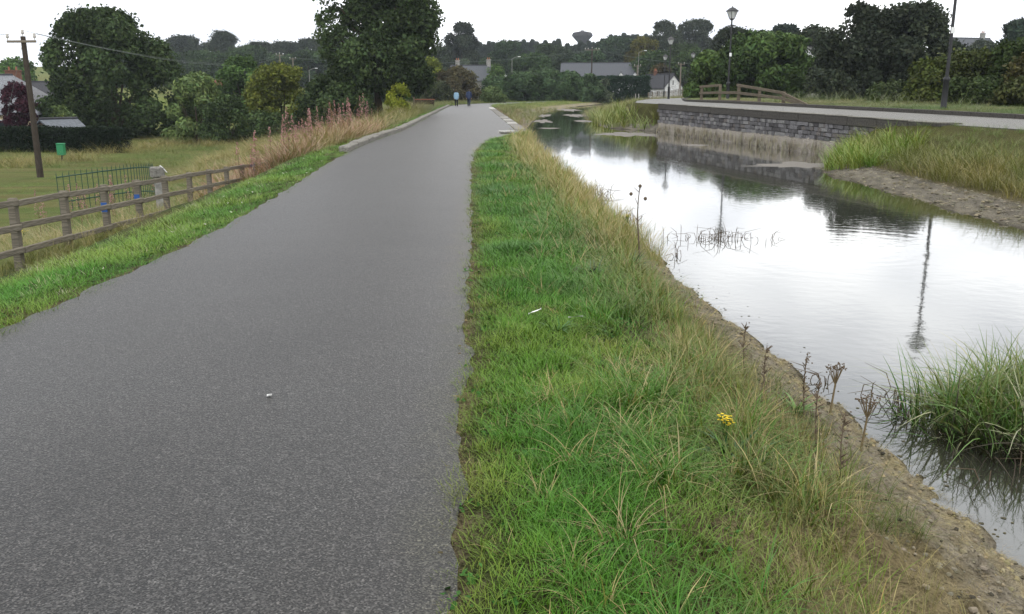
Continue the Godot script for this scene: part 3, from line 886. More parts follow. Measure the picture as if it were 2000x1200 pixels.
func make_materials() -> void:
	# ground: earth with fine relief
	var g := StandardMaterial3D.new()
	g.vertex_color_use_as_albedo = true
	g.roughness = 0.95
	g.metallic_specular = 0.15
	g.uv1_triplanar = true
	g.uv1_world_triplanar = true
	g.uv1_scale = Vector3.ONE * 0.55
	g.albedo_texture = noise_tex(FastNoiseLite.TYPE_SIMPLEX_SMOOTH, 0.05, 1024, ramp([[0.2, 0.4, 0.38, 0.35], [0.5, 0.85, 0.83, 0.8], [0.8, 1.0, 0.98, 0.92]]), 6, false, 4, 3)
	g.heightmap_enabled = true
	g.heightmap_scale = 5.0
	g.heightmap_texture = noise_tex(FastNoiseLite.TYPE_SIMPLEX_SMOOTH, 0.05, 1024, null, 6, false, 4, 3)
	M.ground = g
	# asphalt: small stones in dark binder, worn patches
	var a := StandardMaterial3D.new()
	a.roughness = 0.45
	a.metallic_specular = 0.4
	a.uv1_triplanar = true
	a.uv1_world_triplanar = true
	a.uv1_scale = Vector3.ONE * 0.55
	a.albedo_color = lin(1, 1, 1)
	a.albedo_texture = noise_tex(FastNoiseLite.TYPE_CELLULAR, 0.15, 2048, ramp([[0.0, 0.004, 0.0039, 0.0038], [0.3, 0.013, 0.0125, 0.012], [0.62, 0.038, 0.0365, 0.035], [0.92, 0.07, 0.067, 0.064], [1.0, 0.13, 0.125, 0.12]]), 1, false, 4, 5)
	a.heightmap_enabled = true
	a.heightmap_scale = 0.45
	a.heightmap_texture = noise_tex(FastNoiseLite.TYPE_CELLULAR, 0.15, 2048, null, 1, false, 4, 5)
	a.vertex_color_use_as_albedo = true
	M.asphalt = a
	# canal water
	var w := StandardMaterial3D.new()
	w.albedo_color = lin(0.035, 0.036, 0.026)
	w.roughness = 0.03
	w.metallic_specular = 0.75
	w.clearcoat_enabled = true
	w.clearcoat = 0.6
	w.clearcoat_roughness = 0.03
	w.uv1_triplanar = true
	w.uv1_world_triplanar = true
	w.uv1_scale = Vector3(0.22, 0.3, 0.3)
	w.normal_enabled = true
	w.normal_scale = 0.035
	w.normal_texture = noise_tex(FastNoiseLite.TYPE_SIMPLEX_SMOOTH, 0.016, 1024, null, 4, true, 8.0, 21)
	M.water = w
	# leaves and blades
	var l := StandardMaterial3D.new()
	l.vertex_color_use_as_albedo = true
	l.roughness = 0.6
	l.metallic_specular = 0.12
	l.backlight_enabled = true
	l.backlight = Color(0.3, 0.34, 0.16)
	M.leaf = l
	var b := StandardMaterial3D.new()
	b.vertex_color_use_as_albedo = true
	b.roughness = 0.5
	b.metallic_specular = 0.22
	b.backlight_enabled = true
	b.backlight = Color(0.55, 0.62, 0.28)
	M.blade = b
	var bark := mat(0.07, 0.055, 0.04, 0.95, 0.1)
	M.bark = bark
	M.grey_wood = mat(0.17, 0.145, 0.115, 0.9, 0.2)
	for k in ["fence_wood", "bridge_wood", "pole_wood"]:
		var m := StandardMaterial3D.new()
		m.roughness = 0.9
		m.metallic_specular = 0.15
		m.uv1_triplanar = true
		m.uv1_scale = Vector3(0.16, 5.0, 5.0) if k != "pole_wood" else Vector3(4, 0.2, 4)
		var c := {"fence_wood": [0.15, 0.132, 0.104], "bridge_wood": [0.13, 0.108, 0.08], "pole_wood": [0.055, 0.045, 0.036]}[k] as Array
		m.albedo_texture = noise_tex(FastNoiseLite.TYPE_SIMPLEX_SMOOTH, 0.03, 512, ramp([[0.2, c[0] * 0.6, c[1] * 0.6, c[2] * 0.6], [0.5, c[0], c[1], c[2]], [0.75, c[0] * 1.45, c[1] * 1.5, c[2] * 1.5]]), 5, false, 4, 9)
		m.heightmap_enabled = true
		m.heightmap_scale = 0.08
		m.heightmap_texture = noise_tex(FastNoiseLite.TYPE_SIMPLEX_SMOOTH, 0.03, 512, null, 5, false, 4, 9)
		M[k] = m
	# stone, concrete, plaster, slate: each mottled
	var stony := {
		"concrete": [0.21, 0.2, 0.18, 1.0], "kerb": [0.21, 0.2, 0.175, 1.2], "coping": [0.08, 0.074, 0.066, 1.2], "white_stone": [0.45, 0.44, 0.41, 1.2], "mortar": [0.06, 0.058, 0.055, 1.0], "footing": [0.4, 0.36, 0.31, 2.0],
		"slate": [0.10, 0.105, 0.115, 0.6], "slate_dark": [0.06, 0.06, 0.065, 0.6], "cream": [0.55, 0.46, 0.3, 0.4], "white_wall": [0.75, 0.75, 0.74, 0.4], "pale_roof": [0.22, 0.225, 0.24, 0.6], "brick_red": [0.16, 0.08, 0.055, 1.0], "grey_wall": [0.3, 0.29, 0.27, 0.5], "shed_wood": [0.07, 0.05, 0.035, 0.7], "shed_roof": [0.1, 0.115, 0.135, 0.4], "tower": [0.045, 0.04, 0.04, 0.3], "scum": [0.2, 0.185, 0.165, 3.0], "red_roof": [0.17, 0.075, 0.05, 0.6],
	}
	var mott := noise_tex(FastNoiseLite.TYPE_SIMPLEX_SMOOTH, 0.02, 512, ramp([[0.15, 0.4, 0.4, 0.4], [0.5, 0.8, 0.8, 0.8], [0.85, 1.0, 1.0, 1.0]]), 6, false, 4, 15)
	var hgt := noise_tex(FastNoiseLite.TYPE_SIMPLEX_SMOOTH, 0.04, 512, null, 6, false, 4, 15)
	for k in stony:
		var s: Array = stony[k]
		var m := mat(s[0] * 1.2, s[1] * 1.2, s[2] * 1.2, 0.9 if k != "shed_roof" else 0.45, 0.25)
		m.uv1_triplanar = true
		m.uv1_world_triplanar = true
		m.uv1_scale = Vector3.ONE * s[3]
		m.albedo_texture = mott
		m.heightmap_enabled = true
		m.heightmap_scale = 1.0
		m.heightmap_texture = hgt
		M[k] = m
	var tones := [[0.112, 0.108, 0.108], [0.165, 0.16, 0.162], [0.072, 0.068, 0.068], [0.135, 0.122, 0.112], [0.205, 0.2, 0.192]]
	for i in tones.size():
		var m := mat(tones[i][0] * 1.5, tones[i][1] * 1.5, tones[i][2] * 1.52, 0.9, 0.25)
		m.uv1_triplanar = true
		m.uv1_world_triplanar = true
		m.uv1_scale = Vector3.ONE * 1.7
		m.albedo_texture = mott
		m.heightmap_enabled = true
		m.heightmap_scale = 1.5
		m.heightmap_texture = hgt
		M["stone%d" % i] = m
	M.terracotta = mat(0.3, 0.13, 0.08)
	M.white_paint = mat(0.75, 0.75, 0.73, 0.5)
	M.glass = mat(0.02, 0.025, 0.03, 0.08, 0.6)
	M.insulator = mat(0.45, 0.42, 0.38, 0.3, 0.5)
	M.wire = mat(0.1, 0.12, 0.11, 0.5)
	M.lamp_black = mat(0.02, 0.02, 0.022, 0.45, 0.4)
	M.lantern = mat(0.85, 0.86, 0.85, 0.35, 0.5)
	M.lantern.backlight_enabled = true
	M.lantern.backlight = Color(0.9, 0.9, 0.9)
	M.green_steel = mat(0.015, 0.055, 0.035, 0.5, 0.4)
	M.bin_green = mat(0.02, 0.2, 0.08, 0.5, 0.4)
	M.blue_paint = mat(0.03, 0.09, 0.28, 0.6)
	M.paper = mat(0.8, 0.8, 0.78, 0.8)
	M.rust = mat(0.28, 0.11, 0.07, 0.9)
	M.skin = mat(0.5, 0.32, 0.24, 0.6)
	M.coat_blue = mat(0.26, 0.4, 0.52, 0.8)
	M.coat_navy = mat(0.035, 0.05, 0.1, 0.85)
	M.trousers_black = mat(0.015, 0.015, 0.018, 0.9)
	M.trousers_navy = mat(0.025, 0.03, 0.05, 0.9)
	M.shoe = mat(0.02, 0.018, 0.018, 0.6)
	M.hair_dark = mat(0.025, 0.018, 0.014, 0.6)
	M.hair_grey = mat(0.06, 0.05, 0.045, 0.6)
	M.dead = mat(0.12, 0.092, 0.066, 0.95, 0.1)
	M.stalk = mat(0.17, 0.13, 0.075, 0.9, 0.1)
	M.stem_green = mat(0.07, 0.12, 0.03, 0.8, 0.2)
	M.yellow = mat(0.62, 0.45, 0.02, 0.8)
	M.pink = mat(0.36, 0.19, 0.185, 0.85)

# ------------------------------------------------------------------ the place
func _ready() -> void:
	# camera
	var cam := Camera3D.new()
	cam.name = "camera"
	cam.position = Vector3(0, 1.55, 0)
	cam.rotation = Vector3(-atan(422.0 / 1732.0), 0, 0)
	cam.fov = rad_to_deg(2.0 * atan(600.0 / 1732.0))
	cam.near = 0.05
	cam.far = 3000.0
	add_child(cam)
	cam.current = true
	# sky, exposure and air
	var env := Environment.new()
	env.background_mode = Environment.BG_SKY
	var sky := Sky.new()
	var pano := PanoramaSkyMaterial.new()
	pano.panorama = sky_image()
	sky.sky_material = pano
	env.sky = sky
	env.tonemap_mode = Environment.TONE_MAPPER_LINEAR
	env.tonemap_exposure = 1.1
	env.sdfgi_enabled = true
	env.ssao_enabled = true
	env.ssil_enabled = true
	env.fog_enabled = true
	env.fog_density = 0.00022
	env.fog_light_color = Color(0.86, 0.9, 0.95)
	var we := WorldEnvironment.new()
	we.name = "world_environment"
	we.environment = env
	add_child(we)
	# a sun behind thin cloud, ahead and high
	var sun := DirectionalLight3D.new()
	sun.name = "sun"
	sun.light_energy = 0.6
	sun.light_angular_distance = 10.0
	sun.light_color = Color(1.0, 0.975, 0.93)
	sun.shadow_enabled = true
	sun.basis = Basis.looking_at(-Vector3(0.3, 0.95, -0.75).normalized(), Vector3.UP)
	add_child(sun)

	r.seed = 4
	lump.seed = 2
	lump.frequency = 0.22
	lump.fractal_octaves = 3
	patch.seed = 8
	patch.frequency = 0.35
	patch.fractal_octaves = 3
	fine.seed = 5
	fine.frequency = 0.5
	fine.fractal_octaves = 4
	make_materials()
	make_lines()
	make_blades()
	make_setting()
	make_walls()
	make_buildings()
	make_trees()
	make_grass()
	make_fences()
	make_poles()
	make_people()
	make_plants()
	make_small_things()

func make_blades() -> void:
	bl.lawn = []
	for i in 4: bl.lawn.append(tuft(18, 0.06, 0.5, 0.065, 0.5, 0.0036, 3, 0.5, 0.3, Color(1.15, 1.1, 0.95)))
	bl.long = []
	for i in 4: bl.long.append(tuft(20, 0.2, 0.45, 0.06, 0.45, 0.0042, 5, 0.95, 0.3, Color(1.3, 1.2, 1.1)))
	bl.dry = []
	for i in 4: bl.dry.append(tuft(14, 0.36, 0.45, 0.09, 0.3, 0.0035, 4, 0.3, 0.25, Color(1.2, 1.1, 0.9), 1.6 if i % 2 else 0.0))
	bl.reed = []
	for i in 4: bl.reed.append(tuft(14, 0.62, 0.35, 0.1, 0.2, 0.012, 5, 0.5, 0.3, Color(1.15, 1.1, 1.0)))
	bl.sedge = []
	for i in 4: bl.sedge.append(tuft(11, 0.5, 0.4, 0.09, 0.3, 0.0125, 6, 0.75, 0.4, Color(1.5, 1.3, 1.35)))
	bl.tall = []
	for i in 4: bl.tall.append(tuft(30, 0.56, 0.45, 0.24, 0.4, 0.006, 4, 0.65, 0.35, Color(1.25, 1.1, 0.9)))
	bl.herb = []
	for i in 3: bl.herb.append(spray(16, 0.45, 0.35, 1.5, 0.8))
	sprays.leaf = []
	for i in 3: sprays.leaf.append(spray(17, 0.42, 0.7, 1.25))
	sprays.willow = []
	for i in 3: sprays.willow.append(spray(22, 0.42, 0.8, 2.1))
	sprays.needle = []
	for i in 3: sprays.needle.append(spray(20, 0.5, 0.35, 2.4))

func range_f(a: float, b: float, n: int) -> Array:
	var o := []
	for i in n + 1: o.append(lerpf(a, b, float(i) / n))
	return o

func make_setting() -> void:
	var cols := []
	var sub := [3, 8, 10, 10, 16, 6, 20, 34, 6, 3, 4, 10, 12, 6, 8, 8, 4]
	for i in sub.size():
		for k in sub[i]: cols.append(i + float(k) / sub[i])
	cols.append(16.9999)
	var g := part("ground", sheet(cols, rows(-6, 840), ground, ground_colour), M.ground, self)
	tag(g, "grassy ground and sloping banks on both sides of the canal", "ground", "", "structure")
	# the path, its edge a little ragged
	var edge := func(c: float, d: float) -> Vector3:
		var a := line(5, d)
		var b := line(6, d)
		var t := c - 5.0
		var x := lerpf(a.x, b.x, t)
		if t < 0.01: x -= 0.06 + 0.07 * fine.get_noise_2d(d * 2.0, 3.0) + 0.05 * lump.get_noise_2d(d * 9.0, 1.0)
		if t > 0.99: x += 0.05 + 0.07 * fine.get_noise_2d(d * 2.0, 9.0) + 0.05 * lump.get_noise_2d(d * 9.0, 7.0)
		var y := 0.006 + 0.02 * sin(PI * t) + patch.get_noise_2d(x, d) * 0.006 + lerpf(a.y, b.y, t) + hill(x, d)
		return Vector3(x, y, -d)
	var worn := func(c: float, d: float, p: Vector3) -> Color:
		var k := 1.0 + 0.34 * patch.get_noise_2d(p.x * 0.8, p.z * 0.16) + 0.14 * patch.get_noise_2d(p.x * 2.0 + 50.0, p.z * 2.0) + 0.1 * fine.get_noise_2d(p.x * 2.0, p.z * 2.0)
		var e := minf(c - 5.0, 6.0 - c)
		var col := Color(1.0, 0.985, 0.975) * k
		return col.lerp(Color(1.35, 1.1, 0.7), clampf(0.7 - e * 11.0 + fine.get_noise_2d(p.x * 5.0, p.z * 5.0) * 0.6, 0, 0.8))
	tag(part("path", sheet(range_f(5.0, 6.0, 40), rows(-6, 174), edge, worn), M.asphalt, self), "wide grey asphalt towpath running ahead between the grass verges", "path", "", "structure")
	var road := func(c: float, d: float) -> Vector3:
		var a := line(13, d)
		var b := line(14, d)
		return Vector3(lerpf(a.x, b.x, c - 13.0), 0.006 + lerpf(a.y, b.y, c - 13.0) + hill(a.x, d), -d)
	tag(part("road", sheet(range_f(13.0, 14.0, 12), rows(-6, 140), road, worn), M.asphalt, self), "narrow asphalt road on the far bank above the stone wall", "road", "", "structure")
	# water, with rings spreading from one spot
	var ring := Vector2(4.35, 11.3)
	var water := func(c: float, d: float) -> Vector3:
		var a := line(8, d).x - 0.5
		var b := line(11, d).x + 0.5
		var x := lerpf(a, b, c)
		var y := WATER
		var q := Vector2(x, d).distance_to(ring)
		y += 0.0003 * sin(q * 26.0) * exp(-pow((q - 0.75) / 0.35, 2.0))
		y += 0.0002 * sin(q * 17.0) * exp(-pow((q - 1.9) / 0.5, 2.0))
		return Vector3(x, y, -d)
	var ds := []
	var d := -6.0
	while d < 150.0:
		ds.append(d)
		d += 0.04 if d > 8.0 and d < 14.0 else 0.5 if d < 60.0 else 3.0
	var wcols := []
	for i in 141: wcols.append(i / 140.0)
	tag(part("water", sheet(wcols, ds, water, func(_c, _d, _p): return Color.WHITE), M.water, self), "still canal water mirroring the bright cloudy sky", "water", "", "structure")

func ground_mesh_disc(rx: float, rz: float, high: float, sd: int) -> ArrayMesh:
	var st := begin()
	st.set_smooth_group(0)
	var n := FastNoiseLite.new()
	n.seed = sd
	n.frequency = 0.9
	var seg := 40
	var ringsn := 6
	var at := func(k: int, j: int) -> Vector3:
		var a := TAU * (k % seg) / seg
		var e := 1.0 + 0.9 * n.get_noise_2d(cos(a) * 1.6, sin(a) * 1.6) + 0.45 * n.get_noise_2d(cos(a) * 6.0, sin(a) * 6.0)
		var t := float(j) / ringsn
		return Vector3(cos(a) * rx * e * t, high * (1.0 - t * t) - 0.012 * t + 0.35 * high * n.get_noise_2d(cos(a) * t * 9.0, sin(a) * t * 9.0) * (1.0 - t), sin(a) * rz * e * t)
	for j in ringsn:
		for k in seg:
			var p0: Vector3 = at.call(k, j)
			var p1: Vector3 = at.call(k + 1, j)
			var p2: Vector3 = at.call(k + 1, j + 1)
			var p3: Vector3 = at.call(k, j + 1)
			var c := (p0 + p2) * 0.5 - Vector3(0, 1, 0)
			if j > 0: tri_out(st, p0, p1, p2, c)
			tri_out(st, p0, p2, p3, c)
	return done(st)

func make_walls() -> void:
	r.seed = 31
	# ---- the stone wall on the far side
	var da := 23.0
	var db := 45.25
	var dir := Vector3(-0.1636, 0, -1).normalized()
	var A := Vector3(10.1 + (28.5 - da) * 0.1636, 0, -da)
	var L := (db - da) * 1.0133
	var wall := thing("stone_wall", "long grey canal wall of squared stones with dark coping and tan foot", "wall", A)
	wall.basis = Basis(dir, Vector3.UP, dir.cross(Vector3.UP))     # local x runs along the wall, the canal lies on -z
	var topy := func(x: float) -> float: return line(13, da + x / 1.0133).y + 0.02
	var st := begin()
	for i in 11:
		var x0 := L * i / 11.0
		var y: float = topy.call(x0 + L / 22.0) - 0.24
		box(st, at3(Vector3(x0 + L / 22.0, (y - 1.0) * 0.5, 0.27)), Vector3(L / 11.0 - 0.002, y + 1.0, 0.5))
	part("mortar", done(st), M.mortar, wall)
	# coping slabs
	var x := 0.0
	while x < L - 0.3:
		var w := minf(r.randf_range(1.3, 1.9), L - x)
		var y: float = topy.call(x + w * 0.5)
		part("coping_slab", bbox(Vector3(w - 0.015, 0.26, 0.62), 0.02, 0.008), M.coping, wall, at3(Vector3(x + w * 0.5, y - 0.12 + r.randf_range(-0.006, 0.006), 0.22)))
		part("coping_lip", bbox(Vector3(w - 0.02, 0.035, 0.2), 0.01, 0.004), M.kerb, wall, at3(Vector3(x + w * 0.5, y + 0.026, -0.005)))
		x += w
	# squared stones in uneven courses
	var cut := []
	for i in 6: cut.append(bbox(Vector3(1, 1, 1), 0.07, 0.05))
	var ncourse := 4
	for j in ncourse:
		x = -r.randf() * 0.15
		while x < L - 0.1:
			var w := r.randf_range(0.16, 0.44)
			var y1: float = topy.call(x + w * 0.5) - 0.25
			var hh: float = (y1 - 0.0) / ncourse
			var tall := hh * r.randf_range(0.84, 0.97)
			var b := Basis(Vector3(0, 0, 1), r.randf_range(-0.03, 0.03)).scaled(Vector3.ONE)
			b = b * Basis.from_scale(Vector3(w - 0.025, tall, 0.16))
			part("stone", cut[r.randi() % 6], M["stone%d" % [0, 0, 1, 2, 3, 1, 4, 0][r.randi() % 8]], wall, Transform3D(b, Vector3(x + w * 0.5, 0.0 + hh * (j + 0.5) + r.randf_range(-0.008, 0.008), 0.035 + r.randf_range(-0.03, 0.025))))
			x += w
	# the washed-out foot: tan rubble hung with dried weed
	st = begin()
	for i in 900:
		var w := r.randf_range(0.06, 0.15)
		box(st, Transform3D(Basis(Vector3(0, 0, 1), r.randf_range(-0.2, 0.2)), Vector3(r.randf() * L, r.randf_range(-0.5, 0.03), 0.035 + r.randf_range(-0.01, 0.012))), Vector3(w, r.randf_range(0.05, 0.09), 0.16), 0.015, 0.006)
	for i in 11:
		box(st, at3(Vector3(L * (i + 0.5) / 11.0, -0.5, 0.06)), Vector3(L / 11.0 - 0.004, 1.04, 0.2), 0.03)
	part("rubble_foot", done(st), M.footing, wall).set_meta("kind", "stuff")
	var its := []
	var strand := tuft(8, 0.3, 0.4, 0.05, 0.08, 0.009, 3, 0.1, 0.3)
	for i in 800:
		var xx := r.randf() * L
		var yy := -0.47 + 0.28 * pow(r.randf(), 1.6)
		its.append([Transform3D(Basis(Vector3.UP, r.randf() * TAU).scaled(Vector3(1, r.randf_range(0.35, 1.0), 0.5)), Vector3(xx, yy, -0.08 - r.randf() * 0.05)), jit(Color(0.52, 0.46, 0.385) if r.randf() < 0.85 else Color(0.11, 0.085, 0.055), 0.25), 0])
	fill_with(wall, "dried_weed", [strand], M.blade, its)

	# ---- the lock wall on the near side, coping stones some of them painted white
	var lock := thing("lock_wall", "low grey lock wall with white painted coping stones beside the path", "wall", Vector3(0, 0, 0))
	var d := 37.0
	var i := 0
	var whites := [[43.2, 44.6], [48, 49.4], [53, 55], [79, 87]]
	while d < 88.5:
		var ln := r.randf_range(1.15, 1.5)
		var p0 := Vector3(0.5 + 0.02 + 0.0 - (d - 38.0) * 0.0475, 0, -d)
		var p1 := Vector3(0.52 - (d + ln - 38.0) * 0.0475, 0, -d - ln)
		var painted := false
		for w in whites:
			if d + ln * 0.5 > w[0] and d + ln * 0.5 < w[1]: painted = true
		var o := part("coping_stone", bbox(Vector3(ln - 0.02, 0.3, 0.5), 0.025, 0.012), M.white_stone if painted else M.concrete, lock, Transform3D(Basis((p1 - p0).normalized(), Vector3.UP, (p1 - p0).normalized().cross(Vector3.UP)), (p0 + p1) * 0.5 + Vector3(-0.22, -0.105 + r.randf_range(-0.006, 0.006), 0)))
		if painted: o.set_meta("label", "white painted coping stone")
		d += ln
		i += 1
	for j in 4:
		d = 36.9
		while d < 50.0:
			var ln := r.randf_range(0.45, 0.8)
			part("stone", cut[r.randi() % 6], M["stone%d" % [0, 2, 3, 2][r.randi() % 4]], lock, Transform3D(Basis.from_scale(Vector3(0.3, 0.2, ln - 0.03)), Vector3(0.40 - (d + ln * 0.5 - 38.0) * 0.0475 + r.randf_range(-0.02, 0.02), -0.36 - 0.21 * j, -d - ln * 0.5)))
			d += ln
	# end face of the lock, with a recess edged in white stone
	st = begin()
	box(st, at3(Vector3(0.02, -0.36, -37.0)), Vector3(1.05, 0.68, 0.3), 0.03)
	part("end_wall", done(st), M.stone2, lock)
	st = begin()
	box(st, at3(Vector3(-0.22, -0.17, -33.9)), Vector3(0.52, 0.44, 0.4), 0.03)
	part("end_block", done(st), M.stone2, lock)
	st = begin()
	box(st, at3(Vector3(-0.2, 0.075, -33.88)), Vector3(0.6, 0.06, 0.48), 0.012)
	box(st, Transform3D(Basis(Vector3(0, 0, 1), -0.9), Vector3(-0.58, -0.06, -33.7)), Vector3(0.07, 0.36, 0.1), 0.012)
	box(st, at3(Vector3(0.075, -0.15, -33.68)), Vector3(0.06, 0.4, 0.08), 0.012)
	part("white_edging", done(st), M.white_stone, lock)

	# ---- kerb of long pale stones on the left of the path
	var kerb := thing("stone_kerb", "pale stone kerb along the left edge of the towpath", "kerb")
	d = 23.4
	while d < 95.0:
		var ln := r.randf_range(0.95, 1.35)
		var a := line(5, d)
		var b := line(5, d + ln)
		var p0 := Vector3(a.x - 0.16, 0, -d)
		var p1 := Vector3(b.x - 0.16, 0, -d - ln)
		var dr := (p1 - p0).normalized()
		part("kerb_stone", bbox(Vector3(p0.distance_to(p1) - 0.018, 0.3, 0.27), 0.028, 0.014), M.kerb, kerb, Transform3D(Basis(dr, Vector3.UP, dr.cross(Vector3.UP)) * Basis(Vector3.RIGHT, r.randf_range(-0.05, 0.05)), (p0 + p1) * 0.5 + Vector3(0, 0.0 + r.randf_range(-0.012, 0.012), 0)))
		d += ln
	var kerb2 := thing("road_kerb", "dark concrete kerb along the far side of the road", "kerb")
	d = 14.0
	while d < 75.0:
		var ln := 0.92
		var a := line(14, d)
		var b := line(14, d + ln)
		var p0 := Vector3(a.x + 0.06, a.y, -d)
		var p1 := Vector3(b.x + 0.06, b.y, -d - ln)
		var dr := (p1 - p0).normalized()
		part("kerb_stone", bbox(Vector3(p0.distance_to(p1) - 0.01, 0.3, 0.14), 0.015, 0.005), M.coping, kerb2, Transform3D(Basis(dr, Vector3.UP, dr.cross(Vector3.UP)), (p0 + p1) * 0.5 + Vector3(0, -0.02, 0)))
		d += ln

func make_buildings() -> void:
	var gy := func(x: float, d: float) -> float: return ground_y(x, d)
	# left: pale roofed bungalow behind the hedge
	house("bungalow", "cream bungalow with pale hipped roof behind the dark hedge at far left", Vector3(-43.5, -2.5, -74), 0.15, 11.5, 8.5, 2.5, 5.2, M.cream, M.pale_roof, [[0, 3.6, 1.35, 1.5, 1.1], [0, 0.6, 1.35, 1.5, 1.1], [0, -3.0, 1.3, 1.6, 1.1]], [], "", 3.2, 0.4)
	house("house", "red brick house with a big red chimney behind the bungalow", Vector3(-52, -2.2, -98), 0.3, 10, 7, 2.6, 4.6, M.brick_red, M.slate_dark, [[0, 2, 1.8, 1.2, 1.2], [0, -2, 1.8, 1.2, 1.2]], [[-1.2, 1.4, 1.2, M.brick_red]])
	house("garden_shed", "low brown wooden shed with grey felt roof beside the utility pole", Vector3(-31.8, -2.45, -63.5), PI / 2 - 0.5, 2.6, 2.7, 1.15, 2.0, M.shed_wood, M.shed_roof, [], [], "", 0.0, 0.15)
	# middle distance, left of the water tower
	house("house", "grey slate cottage roof with chimney above the bushes left of the walkers' heads", Vector3(-7.2, gy.call(-7, 170), -170), 0.35, 8.5, 6.5, 3.3, 5.9, M.grey_wall, M.slate, [[0, -2, 1.5, 0.9, 1.1], [0, 2, 1.5, 0.9, 1.1]], [[3.0, 0.7, 1.1, M.grey_wall], [-3.0, 0.7, 0.9, M.grey_wall]])
	house("house", "small white gabled house peeping over the bushes right of the slate cottage", Vector3(-2.2, gy.call(-2, 172), -172), PI / 2 + 0.2, 5, 4.2, 2.9, 4.6, M.white_wall, M.slate, [[2, 0.0, 2.2, 0.8, 1.0]], [])
	house("long_house", "long low building with pale ridged slate roof below the water tower", Vector3(18.0, gy.call(17, 190), -192), -0.12, 15, 8, 3.2, 6.0, M.white_wall, M.slate, [[0, 0, 2.4, 1, 1], [0, 3, 2.4, 1, 1], [0, 5.5, 2.4, 1, 1]], [])
	house("gabled_porch", "left of two white pointed gables at the right end of the long building", Vector3(22.2, gy.call(21, 186), -186.6), PI / 2 - 0.12, 2.4, 2.6, 2.6, 4.1, M.white_wall, M.pale_roof, [], [], "white gables on the long building", 0.0, 0.12)
	house("gabled_porch", "right of two white pointed gables at the right end of the long building", Vector3(25.0, gy.call(21, 186), -186.3), PI / 2 - 0.12, 2.4, 2.6, 2.6, 4.1, M.white_wall, M.pale_roof, [], [], "white gables on the long building", 0.0, 0.12)
	# the white cottage where the far road bends
	house("cottage", "white cottage with dark slate roof and brick chimney where the far road bends", Vector3(25.4, gy.call(25, 157) - 0.2, -157), -0.98, 6.6, 4.4, 2.2, 4.3, M.white_wall, M.slate_dark, [[2, 0.1, 3.0, 0.5, 0.9], [0, 0.3, 1.2, 0.9, 1.0], [0, 2.2, 1.2, 0.8, 1.0]], [[-1.2, 0.55, 0.6, M.brick_red]])
	# right: houses behind the dark trees
	house("house", "white roofed house glimpsed between the willow and the dark tree", Vector3(29.5, 1.0, -88), 0.5, 8, 6, 2.2, 4.6, M.grey_wall, M.white_wall, [[0, -1, 1.3, 1.2, 1.0]], [])
	house("house", "small gable with white bargeboards left of the right lamp post", Vector3(52.5, 1.0, -111), PI / 2, 5, 3.4, 2.7, 4.4, M.grey_wall, M.slate, [[2, 0, 2.0, 0.8, 0.8]], [])
	house("house", "grey house with windows on the hill behind the right lamp post", Vector3(81, gy.call(80, 162), -164), 0.3, 9, 6, 7.4, 9.5, M.grey_wall, M.slate, [[0, -2.5, 6.6, 1.0, 1.4], [0, 0, 6.6, 1.0, 1.4], [0, 2.5, 6.6, 1.0, 1.4]], [[3, 0.8, 0.9, M.grey_wall]])
	house("house", "distant red roofed house beneath the wooded ridge on the left", Vector3(-51, gy.call(-50, 150) - 1.9, -152), 0.2, 7, 5, 3.7, 5.8, M.white_wall, M.red_roof, [[0, -1.5, 2.4, 0.9, 1.0], [0, 1.5, 2.4, 0.9, 1.0]], [[2.5, 0.6, 0.7, M.brick_red]])
	# water tower on the ridge
	var ty := ground_y(44.8, 600)
	var o := thing("water_tower", "dark mushroom shaped concrete water tower above the wooded ridge", "water tower", Vector3(45.6, ty, -600))
	var h := 39.6 - ty
	var st := begin()
	lathe(st, [Vector2(2.6, -1), Vector2(2.0, h - 9.5), Vector2(2.0, h - 7.0)], 24)
	part("shaft", done(st), M.tower, o)
	st = begin()
	lathe(st, [Vector2(1.9, h - 8.3), Vector2(6.5, h - 3.4), Vector2(6.6, h - 2.8), Vector2(5.7, h - 1.2)], 12, false)
	part("tank", done(st), M.tower, o)
	st = begin()
	lathe(st, [Vector2(5.72, h - 1.2), Vector2(1.2, h - 0.35), Vector2(0.9, h + 0.15), Vector2(0.0, h + 0.2)], 12, false)
	part("roof", done(st), M.tower, o)
	for k in 12:
		st = begin()
		var a := TAU * k / 12.0
		tube(st, [Vector3(cos(a) * 1.95, h - 8.3, sin(a) * 1.95), Vector3(cos(a) * 6.55, h - 3.4, sin(a) * 6.55), Vector3(cos(a) * 6.65, h - 2.8, sin(a) * 6.65), Vector3(cos(a) * 5.75, h - 1.15, sin(a) * 5.75)], [0.12, 0.12, 0.12, 0.12], 5)
		part("rib", done(st), M.tower, o)

